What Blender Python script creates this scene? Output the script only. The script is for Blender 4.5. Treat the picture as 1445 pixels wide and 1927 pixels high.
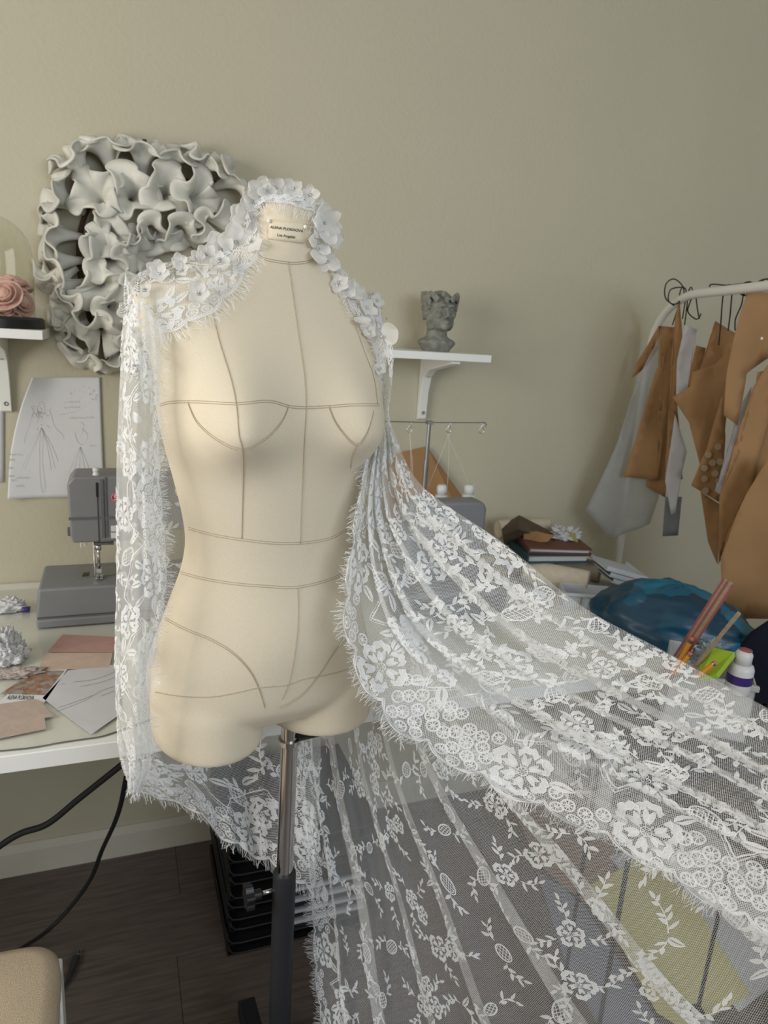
import bpy, bmesh, math, random
import numpy as np
from mathutils import Vector, Matrix
from mathutils.bvhtree import BVHTree

for o in list(bpy.data.objects):
    bpy.data.objects.remove(o)
C = bpy.context.scene.collection
S = bpy.context.scene

# ------------------------------------------------------------------ camera
F = 1330.0                       # focal length in pixels of the 1445 x 1927 frame
CX, CY = 722.5, 963.5
H = 1.36                         # camera height
CAM = np.array([0.0, 0.0, H])
# rows: world X (along the back wall), Y (into the wall), Z up, in camera coordinates
MW = np.array([[0.9362691655, 0.0283745182, -0.3501355971],
               [-0.3454817542, 0.2547788973, -0.9031777627],
               [0.0635799275, 0.9665829505, 0.2483445039]])
cam = bpy.data.cameras.new('camera')
cam.sensor_fit = 'HORIZONTAL'
cam.sensor_width = 36.0
cam.lens = 36.0 * F / 1445.0
cam.clip_start = 0.05
cam.dof.use_dof = True
cam.dof.focus_distance = 0.80
cam.dof.aperture_fstop = 13.0
camo = bpy.data.objects.new('camera', cam)
C.objects.link(camo)
m4 = Matrix.Identity(4)
for i in range(3):
    for j in range(3):
        m4[i][j] = MW[i][j]
m4.translation = Vector(CAM)
camo.matrix_world = m4
S.camera = camo

# ------------------------------------------------------------------ light
S.view_settings.view_transform = 'Standard'
S.view_settings.look = 'None'
S.view_settings.gamma = 1.0
S.view_settings.use_curve_mapping = False
S.view_settings.exposure = 0.17
S.cycles.transparent_max_bounces = 40
S.cycles.max_bounces = 8
w = bpy.data.worlds.new('world')
S.world = w
w.use_nodes = True
w.node_tree.nodes['Background'].inputs[0].default_value = (0.62, 0.74, 0.95, 1)
w.node_tree.nodes['Background'].inputs[1].default_value = 1.0


def area(name, loc, target, sx, sy, power, col):
    l = bpy.data.lights.new(name, 'AREA')
    l.shape = 'RECTANGLE'
    l.size = sx
    l.size_y = sy
    l.energy = power
    l.color = col
    o = bpy.data.objects.new(name, l)
    C.objects.link(o)
    o.location = loc
    o.rotation_euler = (Vector(target) - Vector(loc)).to_track_quat('-Z', 'Y').to_euler()
    return o


# daylight entering by the room's windows: one in the left wall, one behind the camera,
# each lamp lying flat in its window opening
area('window_left_offscreen', (-1.45, 0.30, 1.47), (1.0, 0.30, 1.47), 1.3, 1.0, 25, (1.0, 0.95, 0.86))
area('window_rear_offscreen', (1.0, -1.80, 1.85), (1.0, 1.0, 1.85), 1.6, 1.0, 26, (0.80, 0.89, 1.0))

# ------------------------------------------------------------------ helpers
LOC = {}


def ray(px, py):
    return MW @ np.array([px - CX, -(py - CY), -F])


def P(px, py, d):
    "point seen at a pixel, d metres away horizontally"
    v = ray(px, py)
    return CAM + v * (d / math.hypot(v[0], v[1]))


def PY(px, py, y):
    v = ray(px, py)
    return CAM + v * (y / v[1])


def PZ(px, py, z):
    v = ray(px, py)
    return CAM + v * ((z - H) / v[2])


def thing(name, label, cat, loc, group=None):
    o = bpy.data.objects.new(name, None)
    o.empty_display_size = 0.05
    C.objects.link(o)
    o.location = loc
    LOC[o.name] = Vector(loc)
    o['label'] = label
    o['category'] = cat
    if group:
        o['group'] = group
    return o


def tag(o, label, cat, group=None):
    o['label'] = label
    o['category'] = cat
    if group:
        o['group'] = group
    return o


def link(o, parent=None):
    C.objects.link(o)
    if parent is not None:
        o.parent = parent
        o.matrix_parent_inverse = Matrix.Translation(-world_loc(parent))
    return o


def world_loc(o):
    return LOC.get(o.name, Vector((0, 0, 0)))


class MB:
    def __init__(self):
        self.v = []
        self.f = []
        self.n = 0

    def add(self, v, f):
        v = np.asarray(v, float)
        self.v.append(v)
        n = self.n
        self.f.extend([tuple(i + n for i in q) for q in f])
        self.n += len(v)
        return self

    def box(self, c, s, rot=None):
        x, y, z = [k / 2 for k in s]
        v = np.array([(-x, -y, -z), (x, -y, -z), (x, y, -z), (-x, y, -z), (-x, -y, z), (x, -y, z), (x, y, z), (-x, y, z)])
        if rot is not None:
            v = v @ np.array(rot).T
        return self.add(v + np.array(c), [(0, 3, 2, 1), (4, 5, 6, 7), (0, 1, 5, 4), (1, 2, 6, 5), (2, 3, 7, 6), (3, 0, 4, 7)])

    def tube(self, pts, r, n=8, cap=True):
        pts = [np.asarray(p, float) for p in pts]
        m = len(pts)
        rs = r if hasattr(r, '__len__') else [r] * m
        tang = []
        for i in range(m):
            t = pts[min(i + 1, m - 1)] - pts[max(i - 1, 0)]
            tang.append(t / (np.linalg.norm(t) + 1e-12))
        a = np.array([0, 0, 1.0]) if abs(tang[0][2]) < 0.9 else np.array([1.0, 0, 0])
        nrm = np.cross(tang[0], a)
        nrm /= np.linalg.norm(nrm)
        v = []
        for i in range(m):
            nrm = nrm - tang[i] * nrm.dot(tang[i])
            nrm /= (np.linalg.norm(nrm) + 1e-12)
            b = np.cross(tang[i], nrm)
            for k in range(n):
                an = 2 * math.pi * k / n
                v.append(pts[i] + rs[i] * (math.cos(an) * nrm + math.sin(an) * b))
        f = []
        for i in range(m - 1):
            for k in range(n):
                k2 = (k + 1) % n
                f.append((i * n + k, i * n + k2, (i + 1) * n + k2, (i + 1) * n + k))
        if cap:
            f.append(tuple(range(n - 1, -1, -1)))
            f.append(tuple((m - 1) * n + k for k in range(n)))
        return self.add(v, f)

    def lathe(self, prof, c, n=32, axis=None, cap=True):
        "prof: list of (r, h)"
        v = []
        for r, h in prof:
            for k in range(n):
                an = 2 * math.pi * k / n
                v.append((r * math.cos(an), r * math.sin(an), h))
        v = np.array(v)
        if axis is not None:
            q = Vector((0, 0, 1)).rotation_difference(Vector(axis)).to_matrix()
            v = v @ np.array(q).T
        v = v + np.array(c)
        f = []
        m = len(prof)
        for i in range(m - 1):
            for k in range(n):
                k2 = (k + 1) % n
                f.append((i * n + k, i * n + k2, (i + 1) * n + k2, (i + 1) * n + k))
        if cap:
            f.append(tuple(range(n - 1, -1, -1)))
            f.append(tuple((m - 1) * n + k for k in range(n)))
        return self.add(v, f)

    def grid(self, G, close_u=False):
        "G: (n, m, 3) array"
        G = np.asarray(G, float)
        n, m = G.shape[:2]
        f = []
        for i in range(n - 1 + (1 if close_u else 0)):
            i2 = (i + 1) % n
            for j in range(m - 1):
                f.append((i * m + j, i2 * m + j, i2 * m + j + 1, i * m + j + 1))
        return self.add(G.reshape(-1, 3), f)

    def prism(self, poly, dirv):
        "extrude a planar polygon (list of 3d points) along dirv"
        p = np.asarray(poly, float)
        n = len(p)
        d = np.asarray(dirv, float)
        f = [tuple(range(n - 1, -1, -1)), tuple(range(n, 2 * n))]
        for i in range(n):
            j = (i + 1) % n
            f.append((i, j, n + j, n + i))
        return self.add(np.vstack([p, p + d]), f)

    def ball(self, c, r, nu=12, nv=8):
        rr = np.array(r) if hasattr(r, '__len__') else np.array([r, r, r])
        v = [(0, 0, 1)]
        for i in range(1, nv):
            t = math.pi * i / nv
            for k in range(nu):
                a = 2 * math.pi * k / nu
                v.append((math.sin(t) * math.cos(a), math.sin(t) * math.sin(a), math.cos(t)))
        v.append((0, 0, -1))
        f = []
        for k in range(nu):
            f.append((0, 1 + k, 1 + (k + 1) % nu))
        for i in range(nv - 2):
            for k in range(nu):
                a = 1 + i * nu + k
                b = 1 + i * nu + (k + 1) % nu
                f.append((a, a + nu, b + nu, b))
        e = len(v) - 1
        for k in range(nu):
            f.append((e, 1 + (nv - 2) * nu + (k + 1) % nu, 1 + (nv - 2) * nu + k))
        return self.add(np.array(v) * rr + np.array(c), f)

    def mesh(self, name):
        me = bpy.data.meshes.new(name)
        me.from_pydata(np.vstack(self.v).tolist(), [], self.f)
        me.update()
        return me

    def build(self, name, mat, parent=None, smooth=False, bevel=0, solid=0, sub=0, origin=None):
        """world-coordinate geometry -> object; without a parent its origin is set to `origin`"""
        vv = np.vstack(self.v)
        if parent is None:
            if origin is None:
                origin = (vv.min(0) + vv.max(0)) / 2
                origin[2] = vv[:, 2].min()
        else:
            if origin is None:
                origin = np.array(world_loc(parent))
        me = bpy.data.meshes.new(name)
        me.from_pydata((vv - np.array(origin)).tolist(), [], self.f)
        me.update()
        me.materials.append(mat)
        o = bpy.data.objects.new(name, me)
        o.location = origin
        link(o, parent)
        LOC[o.name] = Vector(origin)
        if smooth:
            for p in me.polygons:
                p.use_smooth = True
        if solid:
            s = o.modifiers.new('thickness', 'SOLIDIFY')
            s.thickness = solid
            s.offset = 0
        if bevel:
            b = o.modifiers.new('bevel', 'BEVEL')
            b.width = bevel
            b.segments = 3
            b.limit_method = 'ANGLE'
            for p in me.polygons:
                p.use_smooth = True
            me.set_sharp_from_angle(angle=math.radians(35)) if hasattr(me, 'set_sharp_from_angle') else None
        if sub:
            b = o.modifiers.new('sub', 'SUBSURF')
            b.levels = sub
            b.render_levels = sub
        return o


def rz(a):
    c, s = math.cos(a), math.sin(a)
    return np.array([[c, -s, 0], [s, c, 0], [0, 0, 1.0]])


def rx(a):
    c, s = math.cos(a), math.sin(a)
    return np.array([[1.0, 0, 0], [0, c, -s], [0, s, c]])


def ry(a):
    c, s = math.cos(a), math.sin(a)
    return np.array([[c, 0, s], [0, 1.0, 0], [-s, 0, c]])


def spline(pts, n):
    "Catmull-Rom through pts (any dimension), n samples"
    p = np.asarray(pts, float)
    m = len(p)
    out = []
    for t in np.linspace(0, m - 1 - 1e-9, n):
        i = int(t)
        u = t - i
        p0 = p[max(i - 1, 0)]
        p1 = p[i]
        p2 = p[min(i + 1, m - 1)]
        p3 = p[min(i + 2, m - 1)]
        out.append(0.5 * (2 * p1 + (p2 - p0) * u + (2 * p0 - 5 * p1 + 4 * p2 - p3) * u * u + (3 * p1 - p0 - 3 * p2 + p3) * u ** 3))
    return np.array(out)


def resample(G, n, m):
    "spline-resample a control net (a, b, 3) to (n, m, 3)"
    G = np.asarray(G, float)
    A = np.stack([spline(G[i], m) for i in range(G.shape[0])])
    return np.stack([spline(A[:, j], n) for j in range(m)], axis=1)


# ------------------------------------------------------------------ materials
def nd(nt, t, **kw):
    n = nt.nodes.new(t)
    for k, v in kw.items():
        setattr(n, k, v)
    return n


def mat(name, col, rough=0.6, metal=0.0, var=0.0, vscale=20, bump=0.0, bscale=200, spec=0.5, trans=0.0, alpha=1.0, col2=None, stretch=None, sheen=0.0, ior=1.45, sub=0.0, detail=4.0):
    m = bpy.data.materials.new(name)
    m.use_nodes = True
    nt = m.node_tree
    b = nt.nodes['Principled BSDF']
    b.inputs['Base Color'].default_value = (*col, 1)
    b.inputs['Roughness'].default_value = rough
    b.inputs['Metallic'].default_value = metal
    b.inputs['Specular IOR Level'].default_value = spec
    b.inputs['Transmission Weight'].default_value = trans
    b.inputs['Alpha'].default_value = alpha
    b.inputs['IOR'].default_value = ior
    if sheen:
        b.inputs['Sheen Weight'].default_value = sheen
    tc = None
    if var or bump:
        tc = nd(nt, 'ShaderNodeTexCoord')
        mp = nd(nt, 'ShaderNodeMapping')
        nt.links.new(tc.outputs['Object'], mp.inputs['Vector'])
        if stretch:
            mp.inputs['Scale'].default_value = stretch
    if var:
        n = nd(nt, 'ShaderNodeTexNoise')
        n.inputs['Scale'].default_value = vscale
        n.inputs['Detail'].default_value = detail
        nt.links.new(mp.outputs[0], n.inputs['Vector'])
        r = nd(nt, 'ShaderNodeMix', data_type='RGBA')
        c2 = col2 if col2 else tuple(max(0, k * (1 - var)) for k in col)
        r.inputs[6].default_value = (*c2, 1)
        r.inputs[7].default_value = (*col, 1)
        cr = nd(nt, 'ShaderNodeMapRange')
        cr.inputs['From Min'].default_value = 0.3
        cr.inputs['From Max'].default_value = 0.7
        nt.links.new(n.outputs['Fac'], cr.inputs['Value'])
        nt.links.new(cr.outputs[0], r.inputs[0])
        nt.links.new(r.outputs[2], b.inputs['Base Color'])
    if bump:
        n = nd(nt, 'ShaderNodeTexNoise')
        n.inputs['Scale'].default_value = bscale
        n.inputs['Detail'].default_value = 3
        nt.links.new(mp.outputs[0], n.inputs['Vector'])
        bp = nd(nt, 'ShaderNodeBump')
        bp.inputs['Strength'].default_value = bump
        bp.inputs['Distance'].default_value = 0.002
        nt.links.new(n.outputs['Fac'], bp.inputs['Height'])
        nt.links.new(bp.outputs[0], b.inputs['Normal'])
    return m


M = {}
M['wall'] = mat('wall_paint', (0.52, 0.48, 0.365), 0.85, var=0.04, vscale=3, bump=0.5, bscale=110, spec=0.2)
M['ceiling'] = mat('ceiling_paint', (0.75, 0.73, 0.66), 0.9, var=0.03, bump=0.2)
M['white'] = mat('white_laminate', (0.80, 0.80, 0.78), 0.35, var=0.03, vscale=8)
M['whitepaint'] = mat('white_metal_paint', (0.78, 0.77, 0.73), 0.4, var=0.03)
M['black'] = mat('black_plastic', (0.012, 0.012, 0.014), 0.35, var=0.2)
M['blacksatin'] = mat('black_powder_coat', (0.02, 0.021, 0.025), 0.5, var=0.2, bump=0.1)
M['chrome'] = mat('chrome', (0.75, 0.75, 0.76), 0.12, metal=1.0, var=0.06, vscale=60)
M['steel'] = mat('steel', (0.35, 0.36, 0.37), 0.35, metal=1.0, var=0.1)
M['linen'] = mat('linen', (0.75, 0.66, 0.51), 0.9, var=0.09, vscale=1500, bump=0.12, bscale=2200, spec=0.15, stretch=(1, 1, 0.22), sheen=0.1)
# ================================================================== setting
WALL = 1.6727
XL, XR, YB, ZC = -1.45, 2.7, -1.8, 2.6
MB_ = MB


def struct(o):
    o['kind'] = 'structure'
    return o


b = MB()
b.box(((XL + XR) / 2, WALL + 0.05, ZC / 2), (XR - XL + 0.2, 0.1, ZC))
struct(b.build('wall_back', M['wall'], origin=(0, WALL, 0)))
b = MB()
b.box((XR + 0.05, (YB + WALL) / 2, ZC / 2), (0.1, WALL - YB, ZC))
struct(b.build('wall_right', M['wall'], origin=(XR, 0, 0)))
# left wall with a window opening (out of frame)
b = MB()
wy0, wy1, wz0, wz1 = -0.40, 1.00, 0.94, 2.0
b.box((XL - 0.05, (YB + wy0) / 2, ZC / 2), (0.1, wy0 - YB, ZC))
b.box((XL - 0.05, (WALL + wy1) / 2, ZC / 2), (0.1, WALL - wy1, ZC))
b.box((XL - 0.05, (wy0 + wy1) / 2, wz0 / 2), (0.1, wy1 - wy0, wz0))
b.box((XL - 0.05, (wy0 + wy1) / 2, (wz1 + ZC) / 2), (0.1, wy1 - wy0, ZC - wz1))
struct(b.build('wall_left', M['wall'], origin=(XL, 0, 0)))
# wall behind the camera with a window opening (out of frame)
b = MB()
vx0, vx1, vz0, vz1 = 0.15, 1.85, 1.3, 2.4
b.box(((XL + vx0) / 2, YB - 0.05, ZC / 2), (vx0 - XL, 0.1, ZC))
b.box(((XR + vx1) / 2, YB - 0.05, ZC / 2), (XR - vx1, 0.1, ZC))
b.box(((vx0 + vx1) / 2, YB - 0.05, vz0 / 2), (vx1 - vx0, 0.1, vz0))
b.box(((vx0 + vx1) / 2, YB - 0.05, (vz1 + ZC) / 2), (vx1 - vx0, 0.1, ZC - vz1))
struct(b.build('wall_front', M['wall'], origin=(0, YB, 0)))
b = MB()
b.box(((XL + XR) / 2, (YB + WALL) / 2, ZC + 0.05), (XR - XL + 0.2, WALL - YB + 0.2, 0.1))
struct(b.build('ceiling', M['ceiling'], origin=(0, 0, ZC)))


def window_frame(name, x0, x1, z0, z1, axis, pos):
    b = MB()
    t, d = 0.05, 0.07
    def bx(u, z, su, sz):
        if axis == 'y':
            b.box((pos, u, z), (d, su, sz))
        else:
            b.box((u, pos, z), (su, d, sz))
    bx((x0 + x1) / 2, z0 + t / 2, x1 - x0, t)
    bx((x0 + x1) / 2, z1 - t / 2, x1 - x0, t)
    bx(x0 + t / 2, (z0 + z1) / 2, t, z1 - z0 - 2 * t)
    bx(x1 - t / 2, (z0 + z1) / 2, t, z1 - z0 - 2 * t)
    bx((x0 + x1) / 2, (z0 + z1) / 2, t, z1 - z0 - 2 * t)
    struct(b.build(name, M['white']))


window_frame('window_1', wy0, wy1, wz0, wz1, 'y', XL - 0.05)
window_frame('window_2', vx0, vx1, vz0, vz1, 'x', YB - 0.05)

# floor: sub-floor and dark vinyl planks running along the back wall
mfl = mat('dark_vinyl_plank', (0.15, 0.118, 0.10), 0.45, var=0.45, vscale=7, bump=0.15, bscale=40, stretch=(1.2, 14, 1), col2=(0.085, 0.068, 0.06), detail=8)
msub = mat('floor_gap', (0.07, 0.055, 0.047), 0.8, var=0.2)
b = MB()
b.box(((XL + XR) / 2, (YB + WALL) / 2, -0.03), (XR - XL, WALL - YB, 0.05))
fl = struct(b.build('floor', msub, origin=(0, 0, 0)))
random.seed(4)
pl_mesh = {}
pw, pl = 0.178, 1.22
yrow = WALL - 0.004
row = 0
while yrow - pw > -1.0:
    xo = XL + [-0.55, -0.12, -0.9, -0.35, -0.75][row % 5]
    if row == 0:
        xo = 0.112 - 2 * pl
    while xo < 2.4:
        x0, x1 = max(xo, XL), min(xo + pl, XR)
        if x1 - x0 > 0.05:
            key = round(x1 - x0, 3)
            if key not in pl_mesh:
                mb = MB()
                g = 0.0012
                L = x1 - x0
                mb.box((0, 0, -0.003), (L - g, pw - g, 0.006))
                me = mb.mesh('plank')
                me.materials.append(mfl)
                pl_mesh[key] = me
            o = bpy.data.objects.new('plank', pl_mesh[key])
            o.location = ((x0 + x1) / 2, yrow - pw / 2, 0)
            C.objects.link(o)
            o.parent = fl
        xo += pl
    yrow -= pw
    row += 1

b = MB()
hb = 0.085
b.add([(XL, WALL - 0.012, 0), (XR, WALL - 0.012, 0), (XR, WALL - 0.012, hb - 0.02), (XL, WALL - 0.012, hb - 0.02),
       (XL, WALL - 0.006, hb), (XR, WALL - 0.006, hb), (XR, WALL + 0.001, hb), (XL, WALL + 0.001, hb),
       (XL, WALL + 0.001, 0), (XR, WALL + 0.001, 0)],
      [(0, 1, 2, 3), (3, 2, 5, 4), (4, 5, 6, 7), (0, 3, 4, 7, 8), (1, 9, 6, 5, 2)])
M['base'] = mat('baseboard_paint', (0.57, 0.54, 0.45), 0.6, var=0.05)
struct(b.build('baseboard_back', M['base'], origin=(0, WALL, 0)))
# ================================================================== dress form
PHI = math.radians(8)
BO = P(509, 1000, 0.872)
BO = np.array([BO[0], BO[1], 0.0])
RB = rz(PHI)


def B2W(p):
    return np.asarray(p, float) @ RB.T + BO


# z, half width, half depth, y offset, exponent, x offset
SEC = [
    (1.497, 0.040, 0.045, 0.006, 2.0, 0.012),
    (1.480, 0.049, 0.052, 0.008, 2.0, 0.012),
    (1.450, 0.051, 0.053, 0.012, 2.0, 0.010),
    (1.432, 0.060, 0.056, 0.016, 2.0, 0.006),
    (1.420, 0.092, 0.061, 0.020, 2.1, 0.002),
    (1.405, 0.132, 0.068, 0.022, 2.2, -0.005),
    (1.388, 0.152, 0.074, 0.022, 2.3, -0.008),
    (1.360, 0.153, 0.084, 0.018, 2.4, -0.008),
    (1.335, 0.144, 0.091, 0.013, 2.4, -0.005),
    (1.315, 0.136, 0.094, 0.010, 2.3, -0.003),
    (1.290, 0.134, 0.097, 0.008, 2.3, -0.003),
    (1.250, 0.133, 0.098, 0.006, 2.2, -0.002),
    (1.210, 0.126, 0.094, 0.004, 2.2, -0.001),
    (1.170, 0.117, 0.088, 0.002, 2.2, 0.0),
    (1.130, 0.108, 0.082, 0.000, 2.2, 0.0),
    (1.095, 0.104, 0.080, 0.000, 2.2, 0.0),
    (1.060, 0.109, 0.084, 0.002, 2.2, 0.0),
    (1.020, 0.122, 0.093, 0.006, 2.2, 0.0),
    (0.980, 0.134, 0.102, 0.012, 2.2, 0.0),
    (0.940, 0.146, 0.107, 0.016, 2.3, 0.0),
    (0.905, 0.151, 0.106, 0.018, 2.4, 0.0),
    (0.885, 0.150, 0.100, 0.018, 2.5, 0.0),
    (0.868, 0.137, 0.080, 0.018, 2.5, 0.0),
]
NA = 96
zs = np.array([s[0] for s in SEC])
order = np.argsort(zs)
zz = np.linspace(0.868, 1.497, 110)
par = np.stack([np.interp(zz, zs[order], np.array([SEC[i][k] for i in order])) for k in range(1, 6)], 1)
ker = np.ones(5) / 5
for k in range(5):
    pad = np.concatenate([[par[0, k]] * 2, par[:, k], [par[-1, k]] * 2])
    par[:, k] = np.convolve(pad, ker, 'valid')
G = np.zeros((len(zz), NA, 3))
for i, z in enumerate(zz):
    a_, b_, y0, ex, x0 = par[i]
    for k in range(NA):
        t = 2 * math.pi * k / NA
        c, s = math.cos(t), math.sin(t)
        x = a_ * math.copysign(abs(c) ** (2 / ex), c)
        y = b_ * math.copysign(abs(s) ** (2 / ex), s)
        zk = z
        if y < 0:
            # breasts: full below, sloping above
            for sx in (-1, 1):
                dx = (x - sx * 0.076) / 0.047
                dz = (z - 1.246)
                dzn = dz / 0.060 if dz > 0 else dz / 0.034
                y -= 0.050 * math.exp(-(dx * dx + dzn * dzn) * 0.85)
            y -= 0.003 * math.exp(-((x / 0.03) ** 2 + ((z - 1.265) / 0.05) ** 2))
            # belly
            y -= 0.008 * math.exp(-((x / 0.07) ** 2 + ((z - 0.99) / 0.05) ** 2))
        else:
            # shoulder blades and seat
            for sx in (-1, 1):
                y += 0.016 * math.exp(-(((x - sx * 0.065) / 0.05) ** 2 + ((z - 1.33) / 0.05) ** 2))
                y += 0.030 * math.exp(-(((x - sx * 0.065) / 0.055) ** 2 + ((z - 0.90) / 0.06) ** 2))
        # the two shoulders slope away from the neck
        G[i, k] = (x + x0, y + y0, zk - (0.0 if z < 1.40 else 0.0))
mb = MB()
mb.grid(np.concatenate([G, G[:, :1]], 1))
n = NA + 1
mb.f.append(tuple(range(n - 2, -1, -1)))
mb.f.append(tuple((len(zz) - 1) * n + k for k in range(n - 1)))
# thigh stumps
for sx, zb in ((-1, 0.832), (1, 0.839)):
    rows = []
    ka = 1.0 if sx < 0 else 1.10
    for z, a_, b_, xo, yo in ((0.95, 0.050, 0.07, 0.080, 0.016), (0.92, 0.066, 0.088, 0.0785, 0.016), (0.89, 0.071, 0.096, 0.0775, 0.016), (zb + 0.007, 0.0705, 0.091, 0.0765, 0.012), (zb + 0.001, 0.0695, 0.090, 0.0765, 0.012), (zb, 0.067, 0.088, 0.0765, 0.012)):
        rows.append([(sx * xo + ka * a_ * math.cos(t), yo + b_ * math.sin(t), z) for t in np.linspace(0, 2 * math.pi, 48, endpoint=False)])
    q = np.array(rows)
    mm = MB()
    mm.grid(np.concatenate([q, q[:, :1]], 1))
    vv = np.vstack(mm.v)
    m_ = 49
    mm.f.append(tuple(range(m_ - 2, -1, -1)))
    mm.f.append(tuple((len(rows) - 1) * m_ + k for k in range(m_ - 1)))
    mb.add(vv, mm.f)

form = thing('dress_form', 'cream linen half-leg dress form on a chrome and black stand, draped in white lace', 'mannequin', (BO[0], BO[1], 0.0))


def remeshed(mb, voxel, smooth_it, name):
    me = mb.mesh(name + '_raw')
    bm = bmesh.new()
    bm.from_mesh(me)
    bmesh.ops.remove_doubles(bm, verts=bm.verts, dist=1e-5)
    bmesh.ops.recalc_face_normals(bm, faces=bm.faces)
    bm.to_mesh(me)
    bm.free()
    o = bpy.data.objects.new(name + '_raw', me)
    C.objects.link(o)
    r = o.modifiers.new('r', 'REMESH')
    r.mode = 'VOXEL'
    r.voxel_size = voxel
    s = o.modifiers.new('s', 'SMOOTH')
    s.iterations = smooth_it
    s.factor = 0.5
    dg = bpy.context.evaluated_depsgraph_get()
    dg.update()
    ev = o.evaluated_get(dg)
    out = bpy.data.meshes.new_from_object(ev)
    bpy.data.objects.remove(o)
    bpy.data.meshes.remove(me)
    n = len(out.vertices)
    co = np.zeros(n * 3)
    out.vertices.foreach_get('co', co)
    fs = [tuple(p.vertices) for p in out.polygons]
    bpy.data.meshes.remove(out)
    return co.reshape(-1, 3), fs


bv, bf = remeshed(mb, 0.004, 6, 'torso')
bv = B2W(bv)
tm = MB()
tm.add(bv, bf)
torso = tm.build('torso', M['linen'], form, smooth=True)
BV = BVHTree.FromPolygons([Vector(p) for p in bv], bf)


def hit(px, py):
    v = ray(px, py)
    h = BV.ray_cast(Vector(CAM), Vector(v).normalized())
    return (None, None) if h[0] is None else (np.array(h[0]), np.array(h[1]))


def seam(pix, r=0.0009, n=40, double=False, name='seam', lift=0.0004):
    mbs = MB()
    for k in ((-1, 1) if double else (0,)):
        pts = []
        for p in spline(pix, n):
            h, nn = hit(p[0], p[1] + k * 2.0)
            if h is not None:
                pts.append(h + nn * lift)
            elif len(pts) > 2:
                mbs.tube(pts, r, 5)
                pts = []
        if len(pts) > 2:
            mbs.tube(pts, r, 5)
    if mbs.n:
        return mbs.build(name, M['thread'], form, smooth=True)


M['thread'] = mat('seam_thread', (0.60, 0.50, 0.36), 0.9, var=0.3, vscale=900)
SEAMS = [
    ([(541, 492), (549, 540), (560, 620), (572, 700), (576, 765), (572, 850), (568, 940), (565, 1022)], False),
    ([(560, 1106), (561, 1160), (556, 1220), (545, 1280), (530, 1316)], False),
    ([(396, 570), (412, 640), (435, 715), (445, 765), (450, 820), (456, 845), (457, 900), (456, 960), (455, 1013)], False),
    ([(668, 612), (685, 660), (703, 710), (710, 760)], False),
    ([(672, 836), (664, 855), (660, 880)], False),
    ([(301, 762), (322, 757), (370, 756), (445, 760), (505, 755), (545, 765), (575, 767), (620, 765), (665, 762), (713, 762)], True),
    ([(354, 758), (372, 795), (410, 828), (455, 845), (500, 825), (530, 793), (543, 764)], True),
    ([(619, 765), (635, 800), (669, 836), (690, 815), (703, 775)], True),
    ([(355, 994), (400, 1006), (460, 1016), (520, 1022), (575, 1021), (620, 1013), (652, 997)], True),
    ([(320, 1072), (380, 1088), (440, 1098), (500, 1103), (555, 1105), (610, 1094), (650, 1078)], True),
    ([(311, 1164), (345, 1182), (400, 1205), (440, 1230), (470, 1262), (487, 1295), (498, 1330)], True),
    ([(645, 1205), (625, 1232), (600, 1270), (570, 1305), (540, 1325), (525, 1331)], True),
    ([(292, 1302), (340, 1310), (400, 1311), (450, 1302), (486, 1294), (540, 1289), (570, 1278), (630, 1266), (690, 1246)], False),
    ([(484, 478), (500, 488), (545, 495), (575, 493), (592, 486)], True),
]
for pix, dbl in SEAMS:
    seam(pix, 0.0004 if dbl else 0.0006, 44, dbl)

# stitched name label on the neck, held by pearl-headed pins
M['label'] = mat('label_satin', (0.76, 0.67, 0.50), 0.7, var=0.04, vscale=300)
M['ink'] = mat('label_ink', (0.04, 0.04, 0.045), 0.8, var=0.2)
M['pearl'] = mat('pearl', (0.85, 0.83, 0.78), 0.25, var=0.05)
lab = [(507, 413), (574, 421), (570, 458), (505, 450)]


def quad(u, v):
    a = np.array(lab, float)
    return (a[0] * (1 - u) + a[1] * u) * (1 - v) + (a[3] * (1 - u) + a[2] * u) * v


def on_neck(u, v, lift):
    p = quad(u, v)
    h, nn = hit(*p)
    if h is None:
        h, nn = P(p[0], p[1], 0.80), np.array([0, -1, 0])
    return h + nn * lift


g = np.array([[on_neck(u, v, 0.0014) for v in np.linspace(0, 1, 5)] for u in np.linspace(0, 1, 10)])
lb = MB()
lb.grid(g)
labo = lb.build('neck_label', M['label'], form, solid=0.0006, smooth=True)


def text_mesh(txt, width, sx=1.0, bold=0.012):
    cu = bpy.data.curves.new('t', 'FONT')
    cu.body = txt
    cu.offset = bold
    cu.align_x = 'CENTER'
    cu.align_y = 'CENTER'
    o = bpy.data.objects.new('t', cu)
    C.objects.link(o)
    dg = bpy.context.evaluated_depsgraph_get()
    dg.update()
    me = bpy.data.meshes.new_from_object(o.evaluated_get(dg))
    v = np.array([x.co[:] for x in me.vertices])
    f = [tuple(p.vertices) for p in me.polygons]
    bpy.data.objects.remove(o)
    bpy.data.meshes.remove(me)
    v[:, :2] -= (v[:, :2].min(0) + v[:, :2].max(0)) / 2
    k = width / (v[:, 0].max() - v[:, 0].min())
    v[:, 0] *= k
    v[:, 1] *= k * sx
    return v, f


for txt, wd, vc, nm, ht in (('ALENA PLOKHOVA', 0.90, 0.38, 'lettering', 2.2), ('Los Angeles', 0.50, 0.76, 'lettering', 2.3)):
    v, f = text_mesh(txt, wd, ht)
    lm = MB()
    lm.add([on_neck(0.5 + p[0], vc - p[1] * 0.85, 0.0023) for p in v], f)
    lm.build(nm, M['ink'], labo)
for p in ((508, 417), (572, 427)):
    pm = MB()
    h, nn = hit(*p)
    if h is not None:
        pm.ball(h + nn * 0.003, 0.0022)
        pm.build('pin_head', M['pearl'], form, smooth=True)

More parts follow.
